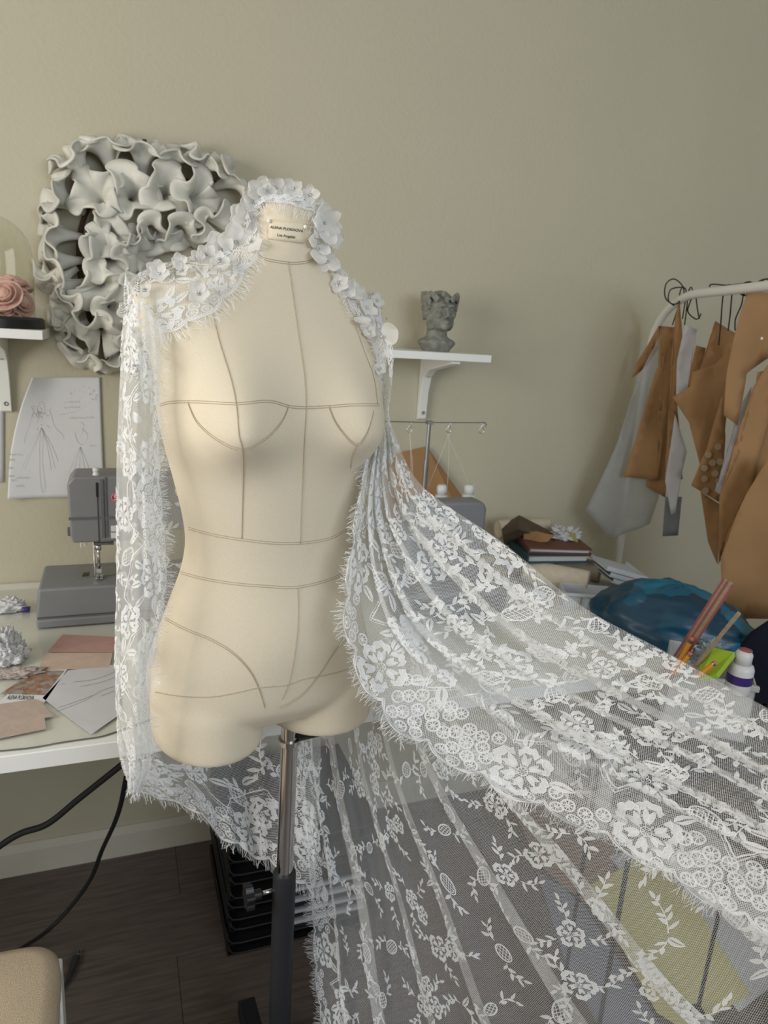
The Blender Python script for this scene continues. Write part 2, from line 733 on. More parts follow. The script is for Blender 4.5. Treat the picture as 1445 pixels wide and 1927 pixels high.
# stand
pc = P(545, 1365, 0.862)
pbx, pby = pc[0], pc[1]
b = MB()
ztop = 0.90
zsl = P(528, 1640, math.hypot(pbx, pby))[2]
b.lathe([(0.0118, zsl - 0.05), (0.0118, ztop)], (pbx, pby, 0), 24)
b.build('chrome_pole', M['chrome'], form, smooth=True).data.set_sharp_from_angle(angle=0.8)
b = MB()
zc = P(541, 1394, math.hypot(pbx, pby))[2]
b.lathe([(0.0119, zc - 0.003), (0.0150, zc - 0.003), (0.0150, zc + 0.004), (0.0119, zc + 0.004)], (pbx, pby, 0), 24)
b.build('pole_collar', M['chrome'], form)
M['olive'] = mat('dark_bracket_metal', (0.06, 0.06, 0.045), 0.4, metal=0.4, var=0.2)
b = MB()
cb = np.array([pbx, pby, zc + 0.004])
b.box(cb + RB @ np.array([0.034, 0.0, 0.004]), (0.05, 0.03, 0.004), RB)
b.box(cb + RB @ np.array([0.0565, 0.0, 0.018]), (0.004, 0.03, 0.032), RB)
b.box(cb + RB @ np.array([-0.016, 0.02, 0.034]), (0.05, 0.04, 0.004), RB)
b.build('mounting_bracket', M['olive'], form)
b = MB()
b.lathe([(0.0165, 0.10), (0.0165, zsl - 0.003), (0.0155, zsl)], (pbx, pby, 0), 24)
b.build('black_tube', M['blacksatin'], form, smooth=True).data.set_sharp_from_angle(angle=0.8)
# clamp knob
k0 = np.array([pbx, pby, zsl - 0.028])
kd = np.array([-0.97, -0.05, 0.0])
b = MB()
b.lathe([(0.0032, 0.014), (0.0032, 0.036)], k0, 12, axis=kd)
b.build('clamp_screw', M['chrome'], form, smooth=True)
b = MB()
prof = [(0.0, 0.034), (0.007, 0.034), (0.0075, 0.046), (0.010, 0.047)]
b.lathe(prof, k0, 20, axis=kd)
v = []
for zz_ in (0.046, 0.057):
    for k in range(48):
        t = 2 * math.pi * k / 48
        r_ = 0.0165 + 0.0022 * math.cos(6 * t)
        v.append((r_ * math.cos(t), r_ * math.sin(t), zz_))
q = np.array(Vector((0, 0, 1)).rotation_difference(Vector(kd)).to_matrix())
b.add(np.array(v) @ q.T + k0, [tuple(range(47, -1, -1)), tuple(range(48, 96))] + [(k, (k + 1) % 48, 48 + (k + 1) % 48, 48 + k) for k in range(48)])
b.build('clamp_knob', M['black'], form)
# base: hub and four legs with casters
b = MB()
b.lathe([(0.03, 0.085), (0.03, 0.125), (0.02, 0.135)], (pbx, pby, 0), 24)
b.build('base_hub', M['blacksatin'], form, smooth=True).data.set_sharp_from_angle(angle=0.8)
tip = P(473, 1868, 1.06)
a0 = math.atan2(tip[1] - pby, tip[0] - pbx)
for k in range(4):
    an = a0 + k * math.pi / 2
    d = np.array([math.cos(an), math.sin(an), 0])
    R = rz(an)
    b = MB()
    L = 0.25
    pts = []
    sd = np.array([-d[1], d[0], 0])
    secs = [(0.02, 0.098, 0.015, 0.020), (L * 0.6, 0.094, 0.016, 0.018), (L, 0.080, 0.0165, 0.016)]
    vs, fs = [], []
    for (r_, z_, hw, hh) in secs:
        c0 = np.array([pbx, pby, z_]) + d * r_
        vs += [c0 - sd * hw - [0, 0, hh], c0 + sd * hw - [0, 0, hh], c0 + sd * hw + [0, 0, hh], c0 - sd * hw + [0, 0, hh]]
    for i in range(2):
        for j in range(4):
            fs.append((i * 4 + j, i * 4 + (j + 1) % 4, i * 4 + 4 + (j + 1) % 4, i * 4 + 4 + j))
    fs += [(3, 2, 1, 0), (8, 9, 10, 11)]
    b.add(vs, fs)
    lg = b.build('base_leg', M['blacksatin'], form, bevel=0.003)
    ct = np.array([pbx, pby, 0.0]) + d * (L - 0.02)
    b = MB()
    b.lathe([(0.006, 0.045), (0.006, 0.07)], ct, 10)
    for s_ in (-1, 1):
        b.lathe([(0.0, 0.004), (0.020, 0.004), (0.0225, 0.008), (0.0225, 0.014), (0.020, 0.018), (0.0, 0.018)], ct + np.array([0, 0, 0.0225]), 20, axis=sd * s_)
    b.box(ct + np.array([0, 0, 0.036]), (0.03, 0.008, 0.024), R)
    b.build('caster', M['black'], lg, smooth=False)
# ================================================================== lace cape
rng = np.random.default_rng(11)


def lace_mat(name, net, pitch=0.0018, thread=0.18, col=(0.93, 0.94, 0.95), solid_alpha=0.93):
    m = bpy.data.materials.new(name)
    m.use_nodes = True
    nt = m.node_tree
    nt.nodes.clear()
    out = nd(nt, 'ShaderNodeOutputMaterial')
    df = nd(nt, 'ShaderNodeBsdfDiffuse')
    df.inputs[0].default_value = (*col, 1)
    tl = nd(nt, 'ShaderNodeBsdfTranslucent')
    tl.inputs[0].default_value = (*col, 1)
    mx = nd(nt, 'ShaderNodeMixShader')
    mx.inputs[0].default_value = 0.35
    nt.links.new(df.outputs[0], mx.inputs[1])
    nt.links.new(tl.outputs[0], mx.inputs[2])
    tr = nd(nt, 'ShaderNodeBsdfTransparent')
    m2 = nd(nt, 'ShaderNodeMixShader')
    nt.links.new(tr.outputs[0], m2.inputs[1])
    nt.links.new(mx.outputs[0], m2.inputs[2])
    nt.links.new(m2.outputs[0], out.inputs[0])
    uv = nd(nt, 'ShaderNodeUVMap')
    uv.uv_map = 'UVMap'
    if net:
        wp = nd(nt, 'ShaderNodeTexNoise')
        wp.inputs['Scale'].default_value = 60
        nt.links.new(uv.outputs[0], wp.inputs['Vector'])
        vm = nd(nt, 'ShaderNodeVectorMath', operation='MULTIPLY_ADD')
        nt.links.new(wp.outputs['Color'], vm.inputs[0])
        vm.inputs[1].default_value = (0.002, 0.002, 0)
        nt.links.new(uv.outputs[0], vm.inputs[2])
        sep = nd(nt, 'ShaderNodeSeparateXYZ')
        nt.links.new(vm.outputs[0], sep.inputs[0])
        # net of diagonal threads: two families of lines crossing at 60 degrees
        fac = []
        for a, b_ in ((0.866, 0.5), (0.866, -0.5)):
            m1 = nd(nt, 'ShaderNodeMath', operation='MULTIPLY')
            m1.inputs[1].default_value = a / pitch
            nt.links.new(sep.outputs[0], m1.inputs[0])
            m3 = nd(nt, 'ShaderNodeMath', operation='MULTIPLY_ADD')
            m3.inputs[1].default_value = b_ / pitch
            nt.links.new(sep.outputs[1], m3.inputs[0])
            nt.links.new(m1.outputs[0], m3.inputs[2])
            fr = nd(nt, 'ShaderNodeMath', operation='FRACT')
            nt.links.new(m3.outputs[0], fr.inputs[0])
            lt = nd(nt, 'ShaderNodeMath', operation='LESS_THAN')
            lt.inputs[1].default_value = thread
            nt.links.new(fr.outputs[0], lt.inputs[0])
            fac.append(lt)
        mxm = nd(nt, 'ShaderNodeMath', operation='MAXIMUM')
        nt.links.new(fac[0].outputs[0], mxm.inputs[0])
        nt.links.new(fac[1].outputs[0], mxm.inputs[1])
        sc = nd(nt, 'ShaderNodeMath', operation='MULTIPLY')
        sc.inputs[1].default_value = 0.9
        nt.links.new(mxm.outputs[0], sc.inputs[0])
        nt.links.new(sc.outputs[0], m2.inputs[0])
    else:
        # ribbed satin stitch: denser and thinner places
        n = nd(nt, 'ShaderNodeTexNoise')
        n.inputs['Scale'].default_value = 900
        nt.links.new(uv.outputs[0], n.inputs['Vector'])
        r = nd(nt, 'ShaderNodeMapRange')
        r.inputs['From Min'].default_value = 0.35
        r.inputs['From Max'].default_value = 0.6
        r.inputs['To Min'].default_value = solid_alpha * 0.72
        r.inputs['To Max'].default_value = solid_alpha
        nt.links.new(n.outputs['Fac'], r.inputs['Value'])
        nt.links.new(r.outputs[0], m2.inputs[0])
    return m


M['net'] = lace_mat('lace_net', True)
M['netfine'] = lace_mat('lace_net_fine', True, pitch=0.0019, thread=0.135)
M['motif'] = lace_mat('lace_stitching', False)
M['cord'] = lace_mat('lace_cord', False, solid_alpha=1.0)


def pleat_map(folds, n):
    """cloth coordinate -> (place across, lift): folds = [(centre, overlap, lift)]"""
    xs, cs, hs = [0.0], [0.0], [0.0]
    cloth = 0.0
    pos = 0.0
    for c, dl, h in sorted(folds):
        a, b_ = c + dl / 2, c - dl / 2
        cloth += abs(a - pos)
        xs.append(a); cs.append(cloth); hs.append(0.0)
        cloth += dl
        xs.append(b_); cs.append(cloth); hs.append(h * 0.5)
        pos = b_
        cloth += dl
        xs.append(b_ + dl); cs.append(cloth); hs.append(h)
        cloth += dl * 1.6
        xs.append(b_ + dl * 2.6); cs.append(cloth); hs.append(0.0)
        pos = b_ + dl * 2.6
    if pos < 1:
        cloth += 1 - pos
        xs.append(1.0); cs.append(cloth); hs.append(0.0)
    t = np.linspace(0, cloth, n)
    return np.interp(t, cs, xs), np.interp(t, cs, hs), cloth


class Sheet:
    """draped piece of lace. fine grid Gf[i (along u), j (along v)]; border along v = 0"""

    def __init__(self, name, Gf, width=None, hem=False, amp=0.012, lam=0.055, border=True, period_phase=0.0, bs=1.0):
        self.name = name
        self.bs = bs
        self.G = np.asarray(Gf, float)
        n, m = self.G.shape[:2]
        du = np.linalg.norm(np.diff(self.G, axis=0), axis=2)
        # length along the sheet: mean of the longer half of the columns
        per = np.sort(du, axis=1)[:, int(m * 0.3):].mean(1)
        self.U = np.concatenate([[0], np.cumsum(per)])
        self.L = self.U[-1]
        dv = np.linalg.norm(np.diff(self.G, axis=1), axis=2).sum(1)
        self.W = width if width else np.percentile(dv, 75)
        self.Vn = np.linspace(0, self.W, m)
        N = np.cross(np.gradient(self.G, axis=0), np.gradient(self.G, axis=1))
        N /= (np.linalg.norm(N, axis=2, keepdims=True) + 1e-12)
        tow = np.sum(N * (CAM - self.G), axis=2, keepdims=True)
        self.N = N * np.sign(tow + 1e-12)
        self.hem = hem
        self.amp, self.lam, self.border, self.ph = amp, lam, border, period_phase
        self.mv, self.mf, self.cnt = [], [], 0
        self.cv, self.cf, self.cc = [], [], 0

    def edge(self, u):
        if not self.border:
            return np.zeros_like(u)
        return self.amp * (1 - np.abs(np.sin(math.pi * (u + self.ph) / self.lam)) ** 0.7)

    def hemedge(self, v):
        if not self.hem:
            return np.full_like(v, self.L)
        return self.L - self.amp * (1 - np.abs(np.sin(math.pi * (v + 0.01) / self.lam)) ** 0.7)

    def pos(self, u, v, lift=0.0):
        u = np.asarray(u, float)
        v = np.asarray(v, float)
        n, m = self.G.shape[:2]
        fi = np.interp(u, self.U, np.arange(n))
        over_u = np.maximum(u - self.L, 0)
        fj = np.clip(v / self.W, 0, 1) * (m - 1)
        i = np.clip(fi.astype(int), 0, n - 2)
        j = np.clip(fj.astype(int), 0, m - 2)
        a = (fi - i)[..., None]
        b_ = (fj - j)[..., None]
        def bl(A):
            return (A[i, j] * (1 - a) + A[i + 1, j] * a) * (1 - b_) + (A[i, j + 1] * (1 - a) + A[i + 1, j + 1] * a) * b_
        p = bl(self.G)
        nn = bl(self.N)
        # threads running past the border
        ov = np.minimum(v, 0)[..., None]
        ii = np.clip(np.round(fi).astype(int), 0, n - 1)
        d0 = self.G[ii, 0] - self.G[ii, 3]
        d0 = d0 / (np.linalg.norm(d0, axis=-1, keepdims=True) + 1e-9)
        p = p - ov * d0
        jj = np.clip(np.round(fj).astype(int), 0, m - 1)
        d1 = self.G[n - 1, jj] - self.G[n - 4, jj]
        d1 = d1 / (np.linalg.norm(d1, axis=-1, keepdims=True) + 1e-9)
        p = p + over_u[..., None] * d1
        return p + nn * lift

    # ---------- geometry in cloth space
    def strip(self, A, B, lift=0.0006, cord=False):
        "fill between two polylines A and B (k, 2)"
        A = np.asarray(A, float)
        B = np.asarray(B, float)
        k = len(A)
        uv = np.vstack([A, B])
        e = self.edge(uv[:, 0])
        ok = (uv[:, 0] > 0) & (uv[:, 0] < self.hemedge(uv[:, 1])) & (uv[:, 1] > e) & (uv[:, 1] < self.W)
        if not ok.any():
            return
        fs = []
        n0 = self.cc if cord else self.cnt
        for i in range(k - 1):
            if ok[i] and ok[i + 1] and ok[k + i] and ok[k + i + 1]:
                fs.append((n0 + i, n0 + i + 1, n0 + k + i + 1, n0 + k + i))
        if not fs:
            return
        if cord:
            self.cv.append((uv, lift)); self.cf += fs; self.cc += 2 * k
        else:
            self.mv.append((uv, lift)); self.mf += fs; self.cnt += 2 * k

    def line(self, pts, w, lift=0.0010, cord=True):
        p = np.asarray(pts, float)
        t = np.gradient(p, axis=0)
        t /= (np.linalg.norm(t, axis=1, keepdims=True) + 1e-12)
        nrm = np.stack([-t[:, 1], t[:, 0]], 1)
        ww = (np.asarray(w) if hasattr(w, '__len__') else np.full(len(p), w))[:, None]
        self.strip(p + nrm * ww / 2, p - nrm * ww / 2, lift, cord)

    def loose(self, pts_uv, w, lift):
        "a thread that may leave the cloth (fringe)"
        p = np.asarray(pts_uv, float)
        t = np.gradient(p, axis=0)
        t /= (np.linalg.norm(t, axis=1, keepdims=True) + 1e-12)
        nrm = np.stack([-t[:, 1], t[:, 0]], 1) * w / 2
        k = len(p)
        n0 = self.cc
        lf = np.concatenate([lift, lift])
        self.cv.append((np.vstack([p + nrm, p - nrm]), lf))
        self.cf += [(n0 + i, n0 + i + 1, n0 + k + i + 1, n0 + k + i) for i in range(k - 1)]
        self.cc += 2 * k

    def leaf(self, c, ang, ln, wd, bend=0.0, cord=False, open_=False):
        t = np.linspace(0, 1, 7)
        a = ang + bend * (t - 0.5)
        x = np.concatenate([[0], np.cumsum(np.cos(a[:-1]) / 6)]) * ln
        y = np.concatenate([[0], np.cumsum(np.sin(a[:-1]) / 6)]) * ln
        prof = np.sin(math.pi * np.clip(t, 0, 1) ** 0.8) ** 0.8 * wd / 2
        ctr = np.stack([c[0] + x, c[1] + y], 1)
        nr = np.stack([-np.sin(a), np.cos(a)], 1) * prof[:, None]
        if open_:
            # two halves with an open vein, and a corded outline
            self.strip(ctr + nr, ctr + nr * 0.15)
            self.strip(ctr - nr, ctr - nr * 0.25)
            self.line(ctr + nr, 0.0007)
            self.line(ctr - nr, 0.0007)
        else:
            self.strip(ctr + nr, ctr - nr, 0.0008, cord)

    def flower(self, c, r, rot=None, n=None):
        rot = rng.uniform(0, 6.28) if rot is None else rot
        n = n or int(rng.integers(5, 7))
        for k in range(n):
            a = rot + 2 * math.pi * k / n + rng.normal(0, 0.08)
            rr = r * rng.uniform(0.85, 1.12)
            t = np.linspace(-1, 1, 9)
            half = math.pi / n * 0.90
            # ruffled outer rim of the petal
            rim = rr * (0.80 + 0.24 * np.cos(t * 1.45) + 0.05 * np.cos(t * 9 + k))
            an = a + t * half
            out = np.stack([c[0] + rim * np.cos(an), c[1] + rim * np.sin(an)], 1)
            mid = np.stack([c[0] + rim * 0.72 * np.cos(an), c[1] + rim * 0.72 * np.sin(an)], 1)
            self.strip(out, mid, 0.0008)
            self.line(out, 0.0009, 0.0013)
            # inner petals: pairs of slim curved leaves with open slits between
            for dl in (-0.30, 0.26):
                b_ = a + dl * half * 1.2
                self.leaf((c[0] + rr * 0.22 * math.cos(b_), c[1] + rr * 0.22 * math.sin(b_)), b_ + dl * 0.5, rr * rng.uniform(0.42, 0.56), rr * 0.20, dl * 2.0)
            # a fold line across the petal
            tt = np.linspace(-0.8, 0.8, 6)
            an3 = a + tt * half
            r3 = rr * (0.80 + 0.05 * np.cos(tt * 5 + k))
            self.line(np.stack([c[0] + r3 * np.cos(an3), c[1] + r3 * np.sin(an3)], 1), 0.0006, 0.0015)
        for k in range(7):
            a = rot + 2 * math.pi * k / 7
            self.line([(c[0] + r * 0.05 * math.cos(a), c[1] + r * 0.05 * math.sin(a)), (c[0] + r * 0.30 * math.cos(a), c[1] + r * 0.30 * math.sin(a))], 0.0008)
        t = np.linspace(0, 2 * math.pi, 13)
        self.line(np.stack([c[0] + r * 0.17 * np.cos(t), c[1] + r * 0.17 * np.sin(t)], 1), 0.0009)

    def rosette(self, c, r):
        t = np.linspace(0, 2 * math.pi, 17)
        ci = np.stack([np.cos(t), np.sin(t)], 1)
        c = np.asarray(c)
        self.strip(c + ci * r, c + ci * r * 0.74, 0.0009)
        self.strip(c + ci * r * 0.30, c + ci * r * 0.04, 0.0009)
        for k in range(8):
            a = 2 * math.pi * k / 8
            d = np.array([math.cos(a), math.sin(a)])
            self.line([c + d * r * 0.28, c + d * r * 0.78], r * 0.13, 0.0009)

    def sprig(self, c, ang, ln, n=5, curl=1.0):
        t = np.linspace(0, 1, 10)
        a = ang + curl * (t - 0.3)
        p = np.stack([c[0] + np.cumsum(np.cos(a)) * ln / 10, c[1] + np.cumsum(np.sin(a)) * ln / 10], 1)
        self.line(p, np.linspace(0.0014, 0.0008, 10))
        for k in range(n):
            i = int(1 + k * 8.5 / n)
            sd = 1 if k % 2 else -1
            self.leaf(p[i], a[i] + sd * rng.uniform(0.5, 1.0), rng.uniform(0.009, 0.015), rng.uniform(0.0035, 0.006), rng.uniform(-0.9, 0.9))
        self.leaf(p[-1], a[-1], 0.012, 0.0045, 0.5)

    def paisley(self, c, ang, r):
        t = np.linspace(0, 2 * math.pi, 25)
        rr = r * (1 + 0.35 * np.cos(t))
        x = rr * np.cos(t) * 1.15
        y = rr * np.sin(t) * 0.72 + 0.28 * r * (1 + np.cos(t)) ** 2 * 0.35
        ca, sa = math.cos(ang), math.sin(ang)
        p = np.stack([c[0] + ca * x - sa * y, c[1] + sa * x + ca * y], 1)
        self.line(p, 0.0017, 0.0012)
        q = np.asarray(c) + (p - np.asarray(c)) * 0.86
        self.line(q, 0.0006, 0.0009)
        # coarse filling net
        from math import floor
        poly = p
        def inside(pt):
            x0, y0 = pt
            s = False
            j = len(poly) - 1
            for i in range(len(poly)):
                if (poly[i, 1] > y0) != (poly[j, 1] > y0) and x0 < (poly[j, 0] - poly[i, 0]) * (y0 - poly[i, 1]) / (poly[j, 1] - poly[i, 1] + 1e-12) + poly[i, 0]:
                    s = not s
                j = i
            return s
        stp = 0.0044
        for fam in (0.6, -0.6):
            d = np.array([math.cos(fam + ang), math.sin(fam + ang)])
            nn = np.array([-d[1], d[0]])
            for k in np.arange(-2 * r, 2 * r, stp):
                pts = [np.asarray(c) + nn * k + d * s for s in np.arange(-2 * r, 2 * r, 0.003)]
                run = []
                for pt in pts:
                    if inside(pt):
                        run.append(pt)
                    else:
                        if len(run) > 1:
                            self.line(run, 0.0009, 0.0009)
                        run = []

    def vine(self, p0, p1, sag):
        t = np.linspace(0, 1, 16)
        p0, p1 = np.asarray(p0), np.asarray(p1)
        d = p1 - p0
        nn = np.array([-d[1], d[0]])
        p = p0 + d * t[:, None] + nn * (sag * np.sin(math.pi * t))[:, None]
        self.line(p, 0.0012)
        return p

    def decorate_border(self, depth=0.13, along='u'):
        "scalloped band: edge cords, rosettes, flowers, leaves. along v=0 (u) or along the hem (v)"
        B = self.bs
        Ltot = self.L if along == 'u' else self.W
        def mp(a, dep):
            a = np.asarray(a, float)
            dep = np.asarray(dep, float)
            if along == 'u':
                return np.stack([a, self.edge(a) + dep], -1)
            return np.stack([self.hemedge(a) - dep, a], -1)
        a = np.linspace(0.002, Ltot - 0.002, int(Ltot / 0.0025))
        for dep in (0.0012, 0.0042):
            self.line(mp(a, np.full_like(a, dep)), 0.0013, 0.0011)
        self.strip(mp(a, np.full_like(a, 0.0015)), mp(a, np.full_like(a, 0.0030)))
        # fringe threads
        for s in np.arange(0.001, Ltot, 0.00135):
            ln = rng.uniform(0.009, 0.017)
            lean = rng.normal(0, 0.004)
            t = np.linspace(0, 1, 4)
            ss = s + lean * t ** 1.5
            if along == 'u':
                e = float(self.edge(np.array([s]))[0])
                pts = np.stack([ss, e + 0.001 - ln * t], 1)
            else:
                e = float(self.hemedge(np.array([s]))[0])
                pts = np.stack([e - 0.001 + ln * t, ss], 1)
            self.loose(pts, 0.00042, 0.001 + rng.uniform(-0.002, 0.006) * t ** 2)
        # zones of packed rosettes alternate with zones of large flowers
        lam = self.lam
        for k, s in enumerate(np.arange(lam * 0.5 - (self.ph if along == 'u' else 0.01), Ltot, lam)):
            zone = k % 5
            if zone in (0, 1, 3):
                for row, cols in ((0, (-1, 0, 1)), (1, (-1.5, -0.5, 0.5, 1.5)), (2, (-2, -1, 0, 1)), (3, (-1.5, -0.5, 0.5, 1.5))):
                    if zone == 3 and row > 1:
                        continue
                    for cc in cols:
                        self.rosette(mp(s + cc * 0.0142 * B + rng.normal(0, 0.0006), (0.0105 + 0.0122 * row) * B + (0.002 * B if row == 0 and cc else 0)), 0.0066 * B)
            else:
                for cc in (-1, 0, 1):
                    self.rosette(mp(s + cc * 0.015 * B, 0.0105 * B), 0.0055 * B)
                q = mp(s, 0.037 * B)
                self.flower(q, 0.027 * B, n=6)
                for an in rng.uniform(0, 6.28, 3):
                    self.leaf(q + 0.025 * B * np.array([math.cos(an), math.sin(an)]), an, 0.022 * B, 0.009 * B, rng.uniform(-0.7, 0.7), open_=True)
        # flowers, leaves and sprays behind the band
        for k, s in enumerate(np.arange(0.03, Ltot, 0.066 * B)):
            q = mp(s + rng.normal(0, 0.006), (0.086 + rng.normal(0, 0.006)) * B)
            if k % 3 == 2:
                self.paisley(q, rng.uniform(0, 6.28), 0.013 * B)
            else:
                self.flower(q, rng.uniform(0.018, 0.026) * B)
            for kk in range(3):
                an = rng.uniform(0, 6.28)
                self.leaf(q + 0.022 * B * np.array([math.cos(an), math.sin(an)]), an + rng.normal(0, 0.5), rng.uniform(0.018, 0.03) * B, rng.uniform(0.007, 0.011) * B, rng.uniform(-0.7, 0.7), open_=True)
            if depth > 0.09:
                q3 = mp(s + rng.normal(0.02, 0.01), (0.118 + rng.normal(0, 0.008)) * B)
                self.sprig(q3, rng.uniform(0, 6.28), 0.045, 6, rng.uniform(-1.6, 1.6))
        # small cells along an arched cord
        prev = None
        for s in np.arange(0.0, Ltot, 0.11):
            t = np.linspace(0, 1, 24)
            dep = (0.054 + 0.040 * np.sin(math.pi * t)) * B
            pts = mp(s + 0.11 * t, dep)
            self.line(pts, 0.0016, 0.0012)
            self.line(mp(s + 0.11 * t, dep - 0.006), 0.0008)
            for q in pts[::2]:
                tt = np.linspace(0, 2 * math.pi, 7)
                self.line(np.stack([q[0] + 0.0022 * np.cos(tt), q[1] - 0.003 + 0.0022 * np.sin(tt)], 1), 0.0007)

    def decorate_field(self, v0, spacing=0.075, u0=0.0):
        k = 0
        for iu, u in enumerate(np.arange(u0 + spacing * 0.4, self.L, spacing)):
            for v in np.arange(v0 + (spacing / 2 if iu % 2 else 0), self.W, spacing):
                c = (u + rng.normal(0, spacing * 0.12), v + rng.normal(0, spacing * 0.12))
                k += 1
                ch = (k * 7 + iu) % 5
                an = rng.uniform(0, 6.28)
                if ch in (0, 3):
                    self.flower(c, rng.uniform(0.016, 0.023))
                    for j in range(3):
                        b_ = an + j * 2.1 + rng.normal(0, 0.3)
                        self.sprig((c[0] + 0.019 * math.cos(b_), c[1] + 0.019 * math.sin(b_)), b_, 0.03, 4, rng.uniform(-1.8, 1.8))
                    if ch == 0:
                        self.flower((c[0] + 0.03 * math.cos(an + 1), c[1] + 0.03 * math.sin(an + 1)), 0.014, n=5)
                elif ch in (1, 4):
                    self.paisley(c, an, rng.uniform(0.010, 0.015))
                    self.sprig((c[0] + 0.016 * math.cos(an), c[1] + 0.016 * math.sin(an)), an, 0.035, 5, 1.5)
                    self.sprig((c[0] - 0.012 * math.cos(an), c[1] - 0.012 * math.sin(an)), an + 3.4, 0.03, 4, -1.5)
                else:
                    self.sprig(c, an, 0.05, 7, rng.uniform(-2, 2))
                    self.sprig(c, an + 2.4, 0.03, 4, rng.uniform(-2, 2))
                    self.leaf(c, an + 4, 0.02, 0.008, 0.5, open_=True)

    def build(self, parent, res=None, netname='net', netmat='net'):
        n = res[0] if res else max(40, int(self.L / 0.006))
        m = res[1] if res else max(30, int(self.W / 0.005))
        u = np.linspace(0, 1, n)
        vv = np.linspace(0, 1, m)
        Ugrid = np.zeros((n, m))
        Vgrid = np.zeros((n, m))
        for i in range(n):
            Ugrid[i] = u[i] * self.hemedge(vv * self.W)
        e = self.edge(Ugrid)
        Vgrid = e + (self.W - e) * vv[None, :]
        Pm = self.pos(Ugrid, Vgrid)
        mb = MB()
        mb.grid(Pm)
        o = mb.build(netname, M[netmat], parent, smooth=True)
        setuv(o.data, np.stack([Ugrid.ravel(), Vgrid.ravel()], 1))
        for (vs, fs, mt, nm) in ((self.mv, self.mf, M['motif'], 'lace_motifs'), (self.cv, self.cf, M['cord'], 'lace_cords')):
            if not fs:
                continue
            uv = np.vstack([q[0] for q in vs])
            lf = np.concatenate([(np.full(len(q[0]), q[1]) if np.isscalar(q[1]) else q[1]) for q in vs])
            p = self.pos(uv[:, 0], uv[:, 1], lf[:, None])
            q = MB()
            q.add(p, [])
            q.f = fs
            ob = q.build(nm, mt, o, smooth=True)
            ob['kind'] = 'stuff'
            setuv(ob.data, uv)
        return o


def setuv(me, uv):
    l = me.uv_layers.new(name='UVMap')
    idx = np.zeros(len(me.loops), int)
    me.loops.foreach_get('vertex_index', idx)
    l.data.foreach_set('uv', uv[idx].astype(np.float32).ravel())


def net_from_px(rows):
    return np.array([[P(*c) for c in r] for r in rows])


cape = thing('lace_cape', 'long white floral lace cape with fringed scallops and organza flowers on the dress form', 'cape', (BO[0], BO[1], 0.45))

# ---- left hanging panel, wrapping round behind the form
rows = [
    [(305, 622, .79), (266, 565, .795), (236, 516, .82), (246, 520, .87), (300, 530, .91), (380, 530, .93), (480, 530, .93), (600, 540, .93)],
    [(303, 720, .78), (262, 705, .775), (227, 700, .80), (243, 700, .86), (300, 700, .93), (380, 700, .965), (480, 700, .97), (600, 700, .96)],
    [(300, 890, .775), (258, 890, .77), (221, 890, .80), (240, 890, .86), (298, 885, .93), (380, 880, .965), (480, 890, .97), (600, 900, .96)],
    [(312, 1100, .765), (262, 1100, .76), (220, 1100, .79), (240, 1100, .85), (300, 1090, .92), (390, 1090, .96), (490, 1090, .965), (600, 1100, .95)],
    [(283, 1290, .755), (248, 1300, .75), (218, 1300, .78), (238, 1290, .85), (300, 1270, .91), (390, 1260, .955), (490, 1270, .96), (605, 1290, .945)],
    [(288, 1420, .765), (255, 1420, .76), (226, 1405, .785), (238, 1400, .85), (310, 1390, .90), (400, 1400, .94), (500, 1420, .95), (600, 1450, .93)],
    [(262, 1490, .775), (252, 1490, .773), (243, 1480, .80), (285, 1500, .86), (360, 1525, .90), (435, 1590, .93), (512, 1632, .935), (592, 1690, .925)],
]
Gc = resample(net_from_px(rows), 150, 220)
t_ = np.linspace(0, 1, 150)[:, None]
s_ = np.linspace(0, 1, 220)[None, :]
fold = 0.006 * np.sin(2 * math.pi * (7 * s_ + 0.4 * np.sin(3 * t_))) * np.clip((s_ - 0.05) * 8, 0, 1) + 0.003 * np.sin(2 * math.pi * (17 * s_ + 2 * t_ + 0.3 * np.sin(9 * t_)))
fold = fold * np.where(s_ < 0.35, 0.8, 1.2) * (0.4 + 0.8 * t_)
vd = Gc - CAM
vd /= np.linalg.norm(vd, axis=2, keepdims=True)
side = np.cross(vd, np.array([0, 0, 1.0]))
Gc = Gc - vd * fold[..., None] + side * (0.4 * fold * np.sin(11 * t_ + 5 * s_))[..., None]
shL = Sheet('cape_panel', Gc, hem=True, amp=0.010, lam=0.050, width=0.46)
shL.decorate_border(0.10, 'u')
shL.decorate_border(0.10, 'v')
shL.decorate_field(0.115, 0.085)
shL.build(cape, netname='side_panel')

# ---- train hanging low behind the stand, sweeping forward to the right
rows = [
    [(556, 1250, .950), (620, 1240, .935), (690, 1215, .90), (745, 1180, .865), (800, 1140, .84)],
    [(562, 1450, .935), (645, 1460, .925), (730, 1450, .89), (850, 1420, .85), (980, 1340, .81)],
    [(585, 1680, .91), (700, 1700, .895), (820, 1700, .86), (1020, 1660, .80), (1260, 1500, .735)],
    [(596, 1880, .87), (740, 1930, .86), (910, 1950, .825), (1200, 1900, .755), (1520, 1700, .68)],
    [(640, 2080, .83), (800, 2150, .81), (1020, 2180, .78), (1420, 2100, .71), (1800, 1900, .63)],
]
base = resample(net_from_px(rows), 170, 200)
FOLDS = [(0.10, 0.018, 0.010), (0.215, 0.045, 0.016), (0.37, 0.030, 0.016), (0.52, 0.030, 0.018), (0.66, 0.034, 0.018), (0.80, 0.030, 0.018), (0.92, 0.024, 0.015)]


